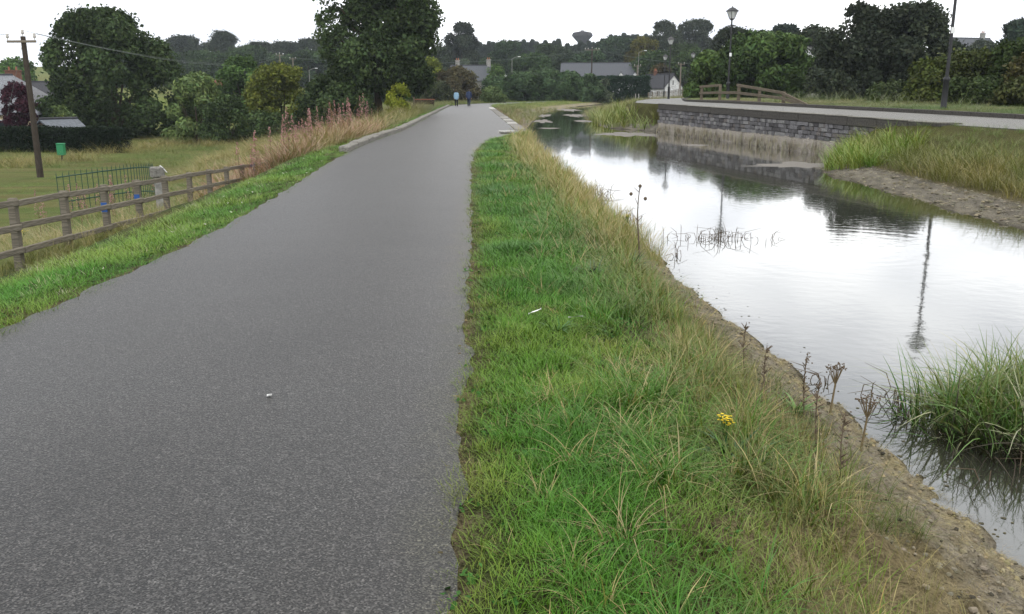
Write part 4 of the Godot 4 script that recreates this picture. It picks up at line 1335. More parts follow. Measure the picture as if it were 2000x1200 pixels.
func make_trees() -> void:
	var dk := Color(0.05, 0.075, 0.03)
	var dkb := Color(0.04, 0.05, 0.032)
	var mid := Color(0.07, 0.12, 0.035)
	var olive := Color(0.12, 0.14, 0.03)
	var pale := Color(0.12, 0.165, 0.06)
	# ---- left
	tree("sycamore_tree", "huge dark rounded tree right of the leaning utility pole", "tree", -33.0, 75, 7.7, 11.8, 1, dk * 1.05, 0.5, 2.8)
	tree("plum_tree", "small purple leaved tree in front of the cream bungalow", "tree", -35.9, 66, 2.0, 2.6, 0, Color(0.045, 0.016, 0.024), 0.3, 2.6, 0.9)
	tree("shrub", "light green shrub at the left edge before the bungalow", "shrub", -37.8, 64, 1.6, 2.0, 1, pale, 0.3, 2.2)
	tree("shrub", "low bright shrub between the shed and the plum tree", "shrub", -33.0, 66.5, 0.4, 2.0, 1, pale, 0.3, 2.2)
	tree("tree", "pale distant tree on the skyline left of the utility pole", "tree", -84, 155, 6.5, 8, 1, mid, 0.8, 2.2, -1.0, "distant trees at the left edge")
	tree("tree", "paler, lower distant tree on the skyline at the very left edge", "tree", -90, 160, 6.0, 9, 1, mid, 0.8, 2.2, -1.0, "distant trees at the left edge")
	tree("willow_bush", "soft grey green willow bush against the huge dark tree", "bush", -24.4, 70, 2.6, 4.8, 1, pale, 0.4, 2.6, -1.0, "", "willow")
	tree("bush", "dark bramble bush between the willow bush and the olive tree", "bush", -21.4, 68, 1.0, 4.2, 1, dk * 1.25, 0.35, 2.6)
	tree("bush", "low dark bush at the foot of the olive tree", "bush", -18.2, 69, -0.1, 4.0, 1, dk * 1.3, 0.35, 2.6)
	tree("tree", "mid green tree rising behind the dark brambles", "tree", -29.2, 100, 4.9, 7.2, 1, mid, 0.5, 2.5)
	tree("tree", "dull green tree left of the mid green one, roofs behind it", "tree", -37.0, 108, 3.0, 7.0, 1, dk * 1.4, 0.6, 2.3)
	tree("olive_tree", "rounded olive green tree left of the tall path side tree", "tree", -19.3, 76, 3.5, 6.4, 1, olive, 0.42, 2.8)
	tree("tall_tree", "tall dark tree overhanging the left side of the path", "tree", -10.3, 70, 12.6, 10.8, 4, dk * 1.05, 0.45, 3.6, 2.0)
	tree("bush", "dense dark undergrowth bush beneath the left half of the tall tree", "bush", -14.6, 71, 2.6, 5.0, 1, dk, 0.42, 2.6)
	tree("bush", "dense dark bush at the trunk of the tall tree", "bush", -12.2, 67, 2.0, 4.6, 1, dk, 0.4, 2.6)
	tree("shrub", "bright yellow green shrub just left of the wooden post", "shrub", -8.2, 66, 1.9, 2.1, 1, Color(0.2, 0.23, 0.03), 0.28, 2.4)
	tree("tree", "fresh yellow green tree behind the low red rail", "tree", -11.6, 130, 5.9, 5.2, 1, Color(0.13, 0.16, 0.025), 0.5, 2.5)
	tree("tree", "green tree under the yellow green one behind the red rail", "tree", -13.4, 126, 3.6, 5.0, 1, Color(0.06, 0.12, 0.025), 0.5, 2.5)
	tree("bush", "brownish thorny bush behind the two walkers", "bush", -7.9, 128, 4.7, 7.0, 1, Color(0.085, 0.075, 0.04), 0.5, 2.5)
	tree("bush", "dark low bush to the left of the walkers' heads", "bush", -10.2, 122, 2.6, 5.0, 1, Color(0.05, 0.06, 0.03), 0.45, 2.4)
	tree("bush", "pale low weeds bush just right of the man in navy", "bush", -2.6, 124, 1.9, 4.0, 1, Color(0.1, 0.14, 0.05), 0.4, 2.2)
	# ---- the thicket ahead
	var th := [["leftmost", -2.4, 140, 3.4, 5.6], ["second", 1.4, 140, 4.0, 6.6], ["middle", 5.1, 141, 4.5, 7.2], ["fourth", 8.6, 140, 4.2, 6.4], ["rightmost", 11.8, 141, 3.8, 5.0]]
	for t in th:
		tree("thicket_bush", "%s of the five dense bushes in the thicket beyond the towpath bend" % t[0], "bush", t[1], t[2], t[3], t[4], 1, Color(0.06, 0.095, 0.042), 0.5, 2.7, -1.0, "bushes of the thicket beyond the bend", "willow")
	tree("bush", "greyish elder bush between thicket and clipped hedge", "bush", 14.2, 142, 3.3, 3.0, 1, Color(0.08, 0.1, 0.06), 0.45, 2.4)
	tree("tree", "light rounded green tree standing just above the thicket on the left", "tree", -2.6, 165, 6.0, 5.6, 1, Color(0.07, 0.115, 0.035), 0.6, 2.4)
	tree("tree", "green tree just above the middle of the thicket", "tree", 4.5, 200, 9.0, 12.5, 1, Color(0.055, 0.09, 0.035), 0.8, 2.4)
	tree("tree", "broad grey green tree under the water tower, left side", "tree", 9.7, 230, 12.6, 15.5, 1, Color(0.06, 0.085, 0.045), 0.9, 2.4)
	tree("tree", "dark tree on the slope between the oak and the conifers", "tree", -1.0, 250, 14.5, 12.6, 1, Color(0.04, 0.065, 0.03), 0.9, 2.4)
	tree("tree", "dark green tree above the roof of the long building", "tree", 18.5, 222, 10.8, 12, 1, Color(0.045, 0.075, 0.035), 0.9, 2.4)
	tree("tree", "broad tree directly right of the water tower", "tree", 29.2, 260, 15.6, 18, 1, Color(0.042, 0.065, 0.035), 1.0, 2.4)
	tree("oak_tree", "tall domed oak standing clear of the ridge behind the walkers", "tree", -13.2, 240, 18.4, 11.5, 1, dkb, 0.8, 2.8)
	tree("tree", "conical dull green tree left of the domed oak", "tree", -18.5, 235, 12.5, 8, 1, Color(0.045, 0.06, 0.03), 0.8, 2.4)
	tree("tree", "small grey leaved tree above the slate cottage", "tree", -9.8, 182, 7.6, 4.6, 1, Color(0.1, 0.125, 0.085), 0.6, 2.3)
	tree("tree", "dark tree right of the grey leaved tree", "tree", -4.6, 205, 8.6, 8, 1, Color(0.04, 0.06, 0.03), 0.8, 2.3)
	# conifers along the ridge
	r.seed = 90
	var proto: Node3D
	for i in 44:
		var px := 905.0 + i * 8.4
		var dd := 330.0 + (i * 37 % 40)
		var x := (px - 1000.0) / 1732.0 * 0.972 * dd
		if i == 0:
			proto = tree("conifer_tree", "dark conifer in the long row along the ridge", "tree", x, dd, 19.6, 9.0, 2, Color(0.034, 0.046, 0.03), 0.6, 3.0, 0.5, "conifers along the ridge")
		else:
			copy(proto, Vector3(x, ground_y(x, dd) - 2.2 - (3.0 if px > 1095.0 and px < 1185.0 else 1.2 if px > 1040.0 else 0.0) + sin(i * 2.4) * 0.35 + (i * 7 % 5) * 0.2, -dd), i * 1.7, "", 1.0)
	# wooded ridge on the left
	var p1: Node3D
	var ridge := []
	var slope := []
	var p2: Node3D
	for i in 11:
		var x := -128.0 + i * 8.6
		var dd := 300.0 + (i * 29 % 23)
		if i < 4:
			p1 = tree("ridge_tree", "dark broadleaf tree on the wooded ridge at left", "tree", x, dd, 18.6 + [0.4, -1.0, 0.6, -0.4][i % 4], 14 + i * 1.3, 1, Color(0.038, 0.05, 0.028), 1.0, 2.6, -1.0, "trees on the wooded ridge at left")
			ridge.append(p1)
		else: copy(ridge[i % 4], Vector3(x, ground_y(x, dd) - 0.5 + sin(i * 1.9) * 1.5, -dd), i * 2.1)
	for i in 9:
		var x := -98.0 + i * 9.4
		var dd := 225.0 + (i * 31 % 25)
		if i < 3:
			p2 = tree("slope_tree", "green tree on the slope below the wooded ridge at left", "tree", x, dd, 11.2, 15, 1, Color(0.05, 0.078, 0.034), 0.9, 2.4, -1.0, "trees on the slope below the left ridge")
			slope.append(p2)
		else: copy(slope[i % 3], Vector3(x, ground_y(x, dd) - 0.5 + sin(i * 2.7) * 1.0, -dd), i * 1.3)
	tree("tree", "leafy green tree half hidden behind the tall path side tree", "tree", -26.0, 165, 9.4, 9, 1, Color(0.06, 0.085, 0.035), 0.7, 2.4)
	tree("tree", "dark tree behind the left edge of the tall tree", "tree", -19.0, 140, 5.6, 8, 1, Color(0.035, 0.055, 0.03), 0.6, 2.4)
	# hill on the right
	tree("tree", "yellowing tree at the left end of the right hand wood", "tree", 31.2, 220, 13.8, 9.5, 1, Color(0.1, 0.095, 0.022), 0.8, 2.4)
	tree("tree", "highest dark tree left of the gap in the right hand wood", "tree", 39.0, 240, 18.8, 12, 1, dkb * 1.1, 0.85, 2.5)
	tree("tree", "broad dark tree at the crest of the right hand wood", "tree", 49.5, 250, 19.9, 13, 1, dkb * 1.05, 0.85, 2.5)
	tree("tree", "dark tree sloping down at the right end of the wood", "tree", 54.0, 236, 15.6, 9, 1, dkb, 0.85, 2.5)
	tree("tree", "mid green tree below the crest behind the lanterns", "tree", 37.0, 200, 11.0, 13, 1, Color(0.05, 0.075, 0.03), 0.8, 2.4)
	tree("tree", "green tree behind the cottage chimney", "tree", 29.5, 190, 9.2, 11, 1, Color(0.05, 0.08, 0.03), 0.8, 2.4)
	tree("tree", "rusty brown tree right behind the white cottage", "tree", 27.0, 165, 6.0, 6, 1, Color(0.07, 0.06, 0.03), 0.6, 2.3)
	tree("tree", "dark tree behind the gable of the white cottage", "tree", 32.0, 170, 8.0, 9, 1, dk, 0.7, 2.4)
	tree("shrub", "rounded shrub right of the white cottage", "shrub", 28.2, 144, 2.4, 3.6, 1, Color(0.06, 0.11, 0.03), 0.4, 2.4)
	# ---- right
	tree("willow_tree", "left half of the large rounded willow behind the wooden bridge fence", "tree", 16.3, 73, 4.4, 5.4, 1, Color(0.076, 0.116, 0.034), 0.42, 2.8, -1.0, "", "willow")
	tree("willow_tree", "right half of the large rounded willow behind the wooden bridge fence", "tree", 19.3, 70, 5.7, 8.2, 1, Color(0.066, 0.104, 0.034), 0.42, 2.8, -1.0, "", "willow")
	tree("tree", "sparse dark tree rising behind the willow beside the lamp", "tree", 26.6, 110, 8.8, 7.2, 0, dkb, 0.5, 1.7)
	tree("cedar_tree", "dark layered cedar between the willow and the dark tree", "tree", 44.2, 150, 12.2, 9.0, 3, Color(0.024, 0.035, 0.026), 0.6, 2.6, 1.0, "", "needle")
	tree("dark_tree", "massive near black tree beyond the road, left part", "tree", 22.4, 61, 6.9, 6.6, 1, dkb * 0.95, 0.42, 2.8)
	tree("dark_tree", "massive near black tree beyond the road, right part", "tree", 26.4, 61, 7.0, 7.4, 1, dkb * 0.95, 0.42, 2.8)
	tree("tree", "smaller dark tree left of the massive near black one", "tree", 28.6, 88, 7.4, 6.0, 0, dkb * 1.1, 0.5, 2.2, 1.0)
	tree("bush", "dark bush under the left side of the near black tree", "bush", 19.8, 57, 2.6, 3.6, 1, dkb, 0.36, 2.6)
	tree("tree", "dark tree filling behind the white roof", "tree", 33.5, 102, 7.6, 7.5, 1, dkb * 1.2, 0.6, 2.2)
	tree("tree", "dull green tree between the dark tree and right lamp", "tree", 43.5, 100, 4.5, 6.0, 1, Color(0.05, 0.065, 0.035), 0.5, 2.2)
	var rb := Color(0.08, 0.1, 0.03)
	tree("bramble_bush", "bramble bush directly behind the right lamp post", "bush", 21.2, 45, 3.1, 4.0, 1, rb, 0.3, 2.6)
	tree("bramble_bush", "bramble bush between the right lamp post and the tallest bramble", "bush", 21.9, 43.5, 3.3, 3.8, 1, Color(0.065, 0.08, 0.028), 0.3, 2.6)
	tree("bramble_bush", "tallest bramble bush right of the right lamp post", "bush", 23.4, 42, 3.6, 4.6, 1, Color(0.05, 0.075, 0.025), 0.3, 2.6)
	tree("bramble_bush", "reddish bramble bush at the right edge of the view", "bush", 22.6, 38, 3.2, 4.2, 1, Color(0.075, 0.07, 0.028), 0.3, 2.6)
	tree("bramble_bush", "low bramble bush left of the right lamp post", "bush", 20.4, 48, 1.9, 3.2, 1, Color(0.06, 0.08, 0.035), 0.3, 2.5)
	tree("bramble_bush", "low bramble bush in front of the tallest one", "bush", 20.2, 39.5, 1.95, 3.2, 1, Color(0.045, 0.065, 0.024), 0.3, 2.6)
	tree("bramble_bush", "low bramble bush nearest the road at the right edge", "bush", 19.8, 34.5, 1.9, 3.0, 1, Color(0.06, 0.07, 0.026), 0.28, 2.6)
	tree("pine_tree", "dark pine above the brambles at the right edge", "tree", 66.5, 120, 10.2, 8.0, 4, Color(0.03, 0.045, 0.03), 0.5, 2.6, 2.0, "", "needle")
	tree("tree", "dark rounded tree in front of the grey hill house", "tree", 80.5, 158, 9.6, 9.5, 1, dkb, 0.7, 2.5)
	tree("tree", "dark tree left of the grey hill house", "tree", 71.5, 150, 7.2, 7.0, 1, dkb * 1.2, 0.7, 2.4)
	# hedges
	hedge("dark clipped garden hedge before the bungalow and shed", Vector3(-36.0, 0, -59.5), 0.0, 21.0, 1.6, 1.5, Color(0.014, 0.023, 0.012), 0.22)
	hedge("tall dark conifer hedge left of the white cottage", Vector3(18.4, 0, -150), 0.05, 8.2, 2.0, 4.1, Color(0.018, 0.04, 0.02), 0.4)

func hedge(label: String, at: Vector3, turn: float, L: float, W: float, H: float, col: Color, leaf: float) -> void:
	r.seed = int(L * 91.0)
	var gy := ground_y(at.x, -at.z)
	var o := thing("hedge", label, "hedge", Vector3(at.x, gy, at.z), turn)
	var st := begin()
	for i in int(L / 0.8):
		var x := -L * 0.5 + 0.4 + i * 0.8
		tube(st, [Vector3(x, -0.3, 0), Vector3(x + 0.1, H * 0.5, 0.1), Vector3(x, H * 0.85, 0)], [0.05, 0.04, 0.015], 5)
	part("stems", done(st), M.bark, o)
	var its := []
	var n := int((L * H * 2.0 + L * W + W * H * 2.0) / (leaf * leaf) * 3.4)
	for i in n:
		var p := Vector3(r.randf_range(-0.5, 0.5) * L, r.randf() * H, r.randf_range(-0.5, 0.5) * W)
		var f := r.randf()
		var nr := Vector3.UP
		if f < 0.55:
			var s := 1.0 if r.randf() < 0.65 else -1.0
			nr = Vector3(0, 0.2, s)
			p.z = s * W * 0.5 * r.randf_range(0.82, 1.06)
		elif f < 0.85:
			p.y = H * r.randf_range(0.94, 1.03) + lump.get_noise_1d(p.x * 3.0) * 0.12
		p.y += patch.get_noise_2d(p.x, p.z) * 0.08
		p.y = maxf(p.y, 0.05)
		its.append([Transform3D((Basis(Quaternion(Vector3.UP, nr.normalized())) * Basis(Vector3.UP, r.randf() * TAU)).scaled(Vector3.ONE * leaf * r.randf_range(0.7, 1.3)), p), jit(col, 0.3), r.randi() % 3])
	fill_with(o, "foliage", sprays.leaf, M.leaf, its)

func make_grass() -> void:
	r.seed = 77
	var lush := Color(0.085, 0.225, 0.026)
	var deep := Color(0.055, 0.145, 0.026)
	var yel := Color(0.19, 0.26, 0.045)
	var straw := Color(0.38, 0.31, 0.155)
	var olive := Color(0.125, 0.13, 0.04)
	# right verge, mown
	var its := strip(6.0, 7.25, 1.7, 36, 480, 4, 1.0, func(c, d, p):
		var k := patch.get_noise_2d(p.x * 1.3, p.z * 1.3)
		var col := lush.lerp(deep, clampf(k * 2.0, 0, 1)).lerp(yel, clampf(-k * 1.6 + 0.05, 0, 0.8))
		var e: float = c - 6.0
		var g := fine.get_noise_2d(p.x * 3.0, p.z * 3.0)
		if r.randf() < 0.85 - e * 8.0 + g * 1.2: return null
		if e > 0.55 and r.randf() < (e - 0.5) * 0.7 + g: return null
		col = col.lerp(Color(0.19, 0.2, 0.05), clampf(0.8 - e * 4.0, 0, 0.6))
		if e > 0.55: col = col.lerp(straw.lerp(olive, r.randf()), clampf((e - 0.55) * 1.8, 0, 0.85) * r.randf())
		if r.randf() < 0.02: col = straw
		return [jit(col, 0.2), (0.7 + smoothstep(0.0, 0.25, e) * 0.5) * (1.0 + maxf(k, 0.0) * 0.9)])
	its += strip(5.955, 6.03, 1.7, 26, 130, 4, 0.8, func(c, d, p):
		if fine.get_noise_2d(p.x * 2.0, p.z * 2.0) < -0.02: return null
		return [jit(Color(0.16, 0.19, 0.05).lerp(straw * 0.7, r.randf() * 0.7), 0.25), 0.6], 0.55)
	scatter("grass", "bright green mown grass verge between path and canal", "grass", bl.lawn, M.blade, its)
	# tussocks of longer grass
	its = strip(6.3, 7.22, 1.7, 26, 70, 4, 0.9, func(c, d, p):
		var k := patch.get_noise_2d(p.x * 0.9 + 40.0, p.z * 0.9)
		var mid: float = clampf((c - 6.2) * 2.0, 0, 1)
		if k < 0.16 - mid * 0.2 and r.randf() < 0.93: return null
		var col := deep.lerp(lush, r.randf()).lerp(olive.lerp(straw, r.randf() * 0.5), clampf(r.randf() * 1.1 * smoothstep(6.6, 7.1, float(c)), 0, 1))
		if r.randf() < 0.05 + 0.12 * mid: col = straw * 0.9
		return [jit(col, 0.2), 0.75 + 0.5 * mid])
	scatter("long_grass", "darker tussocks of long grass in the right verge", "grass", bl.long, M.blade, its)
	# straw coloured grass on the bank
	its = strip(6.7, 7.96, 1.7, 36.2, 190, 4, 0.66, func(c, d, p):
		var e: float = c - 7.0
		var far := smoothstep(6.5, 12.0, float(d))
		var edge := lerpf(0.42, 0.92, far)
		var k := patch.get_noise_2d(p.x * 1.5 + 9.0, p.z * 1.5)
		if e + k * 0.25 > edge: return null
		if e < 0.0 and r.randf() < 0.8 - far * 0.2 + absf(e) * 1.4: return null
		if far < 0.5 and r.randf() < 0.35 + maxf(e, 0.0) * 1.1: return null
		var col := straw.lerp(olive, r.randf() * (0.95 - far * 0.55))
		if r.randf() < 0.2: col = yel * 0.8
		return [jit(col, 0.2), 0.7 + 0.35 * far])
	scatter("dry_grass", "tall straw coloured grass along the near canal bank", "grass", bl.dry, M.blade, its)
	its = strip(7.0, 7.62, 1.7, 16, 60, 4, 0.75, func(c, d, p):
		var k := patch.get_noise_2d(p.x * 1.2 - 30.0, p.z * 1.2)
		if k < -0.05: return null
		return [jit(Color(0.085, 0.12, 0.03).lerp(olive, r.randf()), 0.2), 0.9])
	scatter("bank_grass", "green wispy grass scattered on the near bank slope", "grass", bl.long, M.blade, its)
	# broad weed leaves in the verge
	its = strip(6.03, 6.9, 1.8, 16, 34, 3, 0.04, func(c, d, p):
		return [jit(Color(0.05, 0.13, 0.03), 0.2), 1.0])
	its += strip(4.45, 4.98, 4, 16, 16, 3, 0.05, func(c, d, p):
		return [jit(Color(0.06, 0.12, 0.035), 0.2), 1.0])
	scatter("clover", "small broad clover and dandelion leaves in the verges", "weeds", bl.herb, M.leaf, its)
	# stones and clods on the bare bank
	var clods := []
	for i in 4: clods.append(bbox(Vector3(0.05, 0.03, 0.045), 0.011, 0.006))
	its = strip(7.35, 7.99, 1.7, 20, 700, 4, 0.7, func(c, d, p):
		var e: float = c - 7.0
		if r.randf() > e: return null
		var col := Color(0.2, 0.175, 0.125)
		if e > 0.72 and r.randf() < 0.5: col = Color(0.26, 0.22, 0.125)
		if r.randf() < 0.12: col = Color(0.05, 0.045, 0.035)
		return [jit(col, 0.3), r.randf_range(0.15, 0.7)])
	its += strip(11.0, 12.0, 10, 23, 420, 4, 0.7, func(c, d, p):
		return [jit(Color(0.2, 0.18, 0.13), 0.35), r.randf_range(0.3, 1.2)])
	for q in [[5.985, 6.05], [4.95, 5.015]]:
		its += strip(q[0], q[1], 1.8, 24, 260, 4, 0.45, func(c, d, p):
			return [jit(Color(0.09, 0.07, 0.045).lerp(Color(0.2, 0.17, 0.1), r.randf()), 0.35), r.randf_range(0.2, 1.0)])
	var cm := mat(1, 1, 1, 0.95, 0.1)
	cm.vertex_color_use_as_albedo = true
	for i in 150:
		var dd := 2.0 + 14.0 * pow(r.randf(), 1.4)
		var e := line(8, dd).x + 0.02 + 0.35 * pow(r.randf(), 3.0)
		its.append([up_xf(Vector3(e, WATER + 0.002, -dd), r.randf_range(0.15, 0.5), 0.05, 0.12), jit(Color(0.07, 0.065, 0.04), 0.4), r.randi() % 4])
	scatter("gravel", "crumbs of dry mud and pebbles along the water's edge", "gravel", clods, cm, its)
	# dry scraps lying flat on the mud
	its = strip(7.35, 8.0, 1.7, 20, 420, 4, 0.32, func(c, d, p):
		return [jit((Color(0.33, 0.28, 0.15) if c > 7.72 else straw * 0.8).lerp(Color(0.1, 0.085, 0.055), r.randf()), 0.25), 0.8], 0.25)
	its += strip(11.1, 12.3, 9, 23, 200, 4, 0.5, func(c, d, p):
		return [jit(Color(0.2, 0.17, 0.11), 0.3), 0.8], 0.25)
	for q in [[5.97, 6.06], [4.94, 5.02]]:
		its += strip(q[0], q[1], 1.8, 24, 110, 4, 0.35, func(c, d, p):
			return [jit(Color(0.16, 0.12, 0.06).lerp(straw, r.randf() * 0.6), 0.3), 0.7], 0.2)
	scatter("dead_straw", "flattened dead straw on the bare mud", "straw", bl.long, M.blade, its)

	# left verge
	its = strip(4.0, 5.0, 4.5, 95, 260, 4, 1.0, func(c, d, p):
		var k := patch.get_noise_2d(p.x * 1.1, p.z * 1.1)
		var e: float = 5.0 - c
		if e < 0.05 and r.randf() < 0.4: return null
		var col := Color(0.08, 0.22, 0.03).lerp(Color(0.18, 0.27, 0.05), clampf(k + 0.45, 0, 1))
		col = col.lerp(straw, clampf((e - 0.65) * 1.2, 0, 0.5) * r.randf())
		if r.randf() < 0.03: col = Color(0.35, 0.33, 0.22)
		return [jit(col, 0.2), 0.75 + smoothstep(0.0, 0.4, e) * 0.5 + maxf(k, 0) * 0.5])
	scatter("grass", "short pale green grass verge left of the path", "grass", bl.lawn, M.blade, its)
	its = strip(3.0, 3.75, 7, 24, 40, 4, 0.6, func(c, d, p):
		var k := patch.get_noise_2d(p.x + 60.0, p.z)
		if c > 3.2 and r.randf() < (c - 3.1) * 1.5: return null
		return [jit(straw.lerp(olive, clampf(r.randf() * 0.8 + k, 0, 1)), 0.25), 0.9])
	scatter("dry_grass", "rough straw coloured grass round the rail fence", "grass", bl.dry, M.blade, its)
	its = strip(2.6, 4.05, 23, 92, 36, 4, 1.0, func(c, d, p):
		var k := patch.get_noise_2d(p.x * 0.6 + 60.0, p.z * 0.6)
		if c > 3.92 and r.randf() < 0.5: return null
		return [jit((straw * 0.85).lerp(Color(0.1, 0.13, 0.035), clampf(r.randf() * 0.7 + k * 1.2, 0, 1)), 0.2), 0.8 + 0.25 * r.randf()])
	its += strip(2.85, 3.9, 23.0, 38, 110, 4, 1.35, func(c, d, p):
		var k := patch.get_noise_2d(p.x * 0.9 + 3.0, p.z * 0.9)
		if k < -0.1: return null
		return [jit(Color(0.36, 0.26, 0.18).lerp(Color(0.4, 0.21, 0.19), r.randf()), 0.2), 0.6 + 0.8 * clampf(k + 0.1, 0, 1)])
	scatter("tall_grass", "tall tan weeds and grass below the stone kerb", "grass", bl.tall, M.blade, its)
	its = strip(1.2, 3.1, 12, 66, 60, 4, 0.5, func(c, d, p):
		var k := patch.get_noise_2d(p.x * 0.25 + 20.0, p.z * 0.25)
		var near := smoothstep(24.0, 40.0, float(d))
		var col := Color(0.11, 0.18, 0.04).lerp(Color(0.27, 0.235, 0.1), clampf(k * 1.6 + 0.55 * near + 0.1, 0, 1))
		if c < 2.05 and d < 47.0:
			return [jit(col.lerp(Color(0.21, 0.33, 0.08), clampf((2.05 - c) * 3.0, 0, 0.85)), 0.2), 0.3]
		return [jit(col, 0.2), 0.55 + (0.5 + 0.7 * near) * clampf(k + 0.55 * near, 0, 1)])
	its += strip(2.0, 3.15, 8, 44, 55, 4, 0.6, func(c, d, p):
		var k := patch.get_noise_2d(p.x * 0.5 - 11.0, p.z * 0.5)
		if k < -0.15: return null
		return [jit(Color(0.15, 0.2, 0.06).lerp(Color(0.38, 0.28, 0.18), clampf(r.randf() * 0.6 + k * 1.2, 0, 1)), 0.2), 0.6 + 0.6 * clampf(k + 0.2, 0, 1)])
	scatter("meadow_grass", "rough meadow grass of the low field on the left", "grass", bl.tall, M.blade, its)
	its = strip(1.0, 4.4, 62, 135, 10, 4, 0.8, func(c, d, p):
		return [jit(Color(0.1, 0.135, 0.04).lerp(Color(0.2, 0.19, 0.07), r.randf()), 0.2), 0.7])
	scatter("meadow_grass", "distant rough grass beneath the left hand trees", "grass", bl.tall, M.blade, its)
	# ahead: grass round the bend of the path
	its = strip(4.0, 5.0, 94, 172, 26, 4, 0.5, func(c, d, p):
		return [jit(Color(0.19, 0.26, 0.04), 0.2), 0.5])
	its += strip(6.05, 8.0, 90, 172, 26, 4, 0.6, func(c, d, p):
		return [jit(Color(0.17, 0.24, 0.05).lerp(straw, clampf(c - 7.0 + r.randf() * 0.4, 0, 0.8)), 0.2), 0.6])
	its += strip(8.0, 13.0, 140, 174, 10, 4, 0.6, func(c, d, p):
		return [jit(Color(0.18, 0.22, 0.06), 0.2), 0.6])
	scatter("grass", "sunny green grass bank beyond the bend of the path", "grass", bl.tall, M.blade, its)
	its = strip(7.05, 8.02, 47.3, 96, 40, 4, 0.75, func(c, d, p):
		return [jit(Color(0.11, 0.15, 0.04).lerp(straw * 0.8, r.randf() * 0.7), 0.2), 0.6])
	scatter("reed_grass", "tall green and tan grass on the bank right of the lock wall", "grass", bl.reed, M.blade, its)
	# far bank
	its = strip(12.05, 12.97, 5, 24.5, 70, 4, 1.0, func(c, d, p):
		var k := patch.get_noise_2d(p.x * 0.8, p.z * 0.8)
		var e: float = c - 12.0
		var col := Color(0.14, 0.17, 0.045).lerp(Color(0.27, 0.235, 0.09), clampf(k * 1.5 + 0.35, 0, 1)).lerp(Color(0.13, 0.2, 0.045), clampf(e * 1.6 - 0.4, 0, 0.85))
		return [jit(col, 0.2), 0.74 * (1.0 - smoothstep(0.3, 0.75, e) * 0.66)])
	scatter("tussock_grass", "thick olive and tan tussock grass on the far right bank", "grass", bl.tall, M.blade, its)
	its = strip(11.1, 12.5, 22.0, 26.8, 170, 4, 0.76, func(c, d, p):
		if d < 22.6 and c < 11.5: return null
		return [jit(Color(0.14, 0.25, 0.04).lerp(Color(0.24, 0.25, 0.06), r.randf()), 0.2), 0.95])
	scatter("reeds", "bright green reeds growing at the near end of the stone wall", "reeds", bl.reed, M.blade, its)
	its = strip(11.05, 13.0, 46.3, 62, 60, 4, 1.25, func(c, d, p):
		if c > 12.5: return null
		return [jit(Color(0.13, 0.2, 0.035).lerp(Color(0.22, 0.21, 0.06), r.randf()), 0.2), 0.85])
	its += strip(12.4, 13.0, 46.0, 66, 60, 4, 0.4, func(c, d, p):
		return [jit(Color(0.15, 0.2, 0.045).lerp(Color(0.22, 0.2, 0.07), r.randf()), 0.2), 0.6])
	scatter("reeds", "bright green reeds at the far end of the stone wall", "reeds", bl.reed, M.blade, its)
	its = strip(11.2, 12.95, 62, 150, 24, 4, 0.7, func(c, d, p):
		return [jit(Color(0.12, 0.16, 0.045).lerp(straw * 0.75, r.randf()), 0.2), 0.8])
	scatter("bank_grass", "grass and weeds on the far bank beyond the stone wall", "grass", bl.tall, M.blade, its)
	its = strip(14.04, 15.6, 12, 110, 110, 4, 0.62, func(c, d, p):
		var k := patch.get_noise_2d(p.x * 0.7, p.z * 0.7)
		return [jit(Color(0.085, 0.15, 0.03).lerp(Color(0.2, 0.18, 0.07), clampf(k + 0.25 + (0.3 if d > 36.0 else 0.0), 0, 1)), 0.2), 0.85])
	scatter("grass", "green grass strip beyond the far road", "grass", bl.long, M.blade, its)
	its = strip(15.0, 16.0, 20, 130, 4, 4, 1.0, func(c, d, p):
		return [jit(Color(0.1, 0.13, 0.04), 0.25), 0.8])
	scatter("grass", "rough grass under the brambles and trees on the right", "grass", bl.tall, M.blade, its)
	# sedge clump standing in the water
	its = []
	for i in 900:
		var a := r.randf() * TAU
		var q := sqrt(r.randf())
		var x := 3.95 + cos(a) * q * 1.5
		var d := 5.02 + sin(a) * q * 0.72 + (x - 3.0) * -0.12
		var col := Color(0.07, 0.17, 0.035).lerp(Color(0.17, 0.19, 0.065), r.randf())
		if r.randf() < 0.16: col = Color(0.32, 0.33, 0.2)
		if q > 0.88 and d < 4.9: col = Color(0.05, 0.045, 0.03)
		its.append([up_xf(Vector3(x, WATER + 0.02 - (0.1 if q > 0.9 else 0.0), -d), r.randf_range(0.62, 1.0), 0.55), jit(col, 0.2), r.randi() % 4])
	scatter("sedge_clump", "dense green sedge clump standing in the water at right", "sedge", bl.sedge, M.blade, its, "thing")

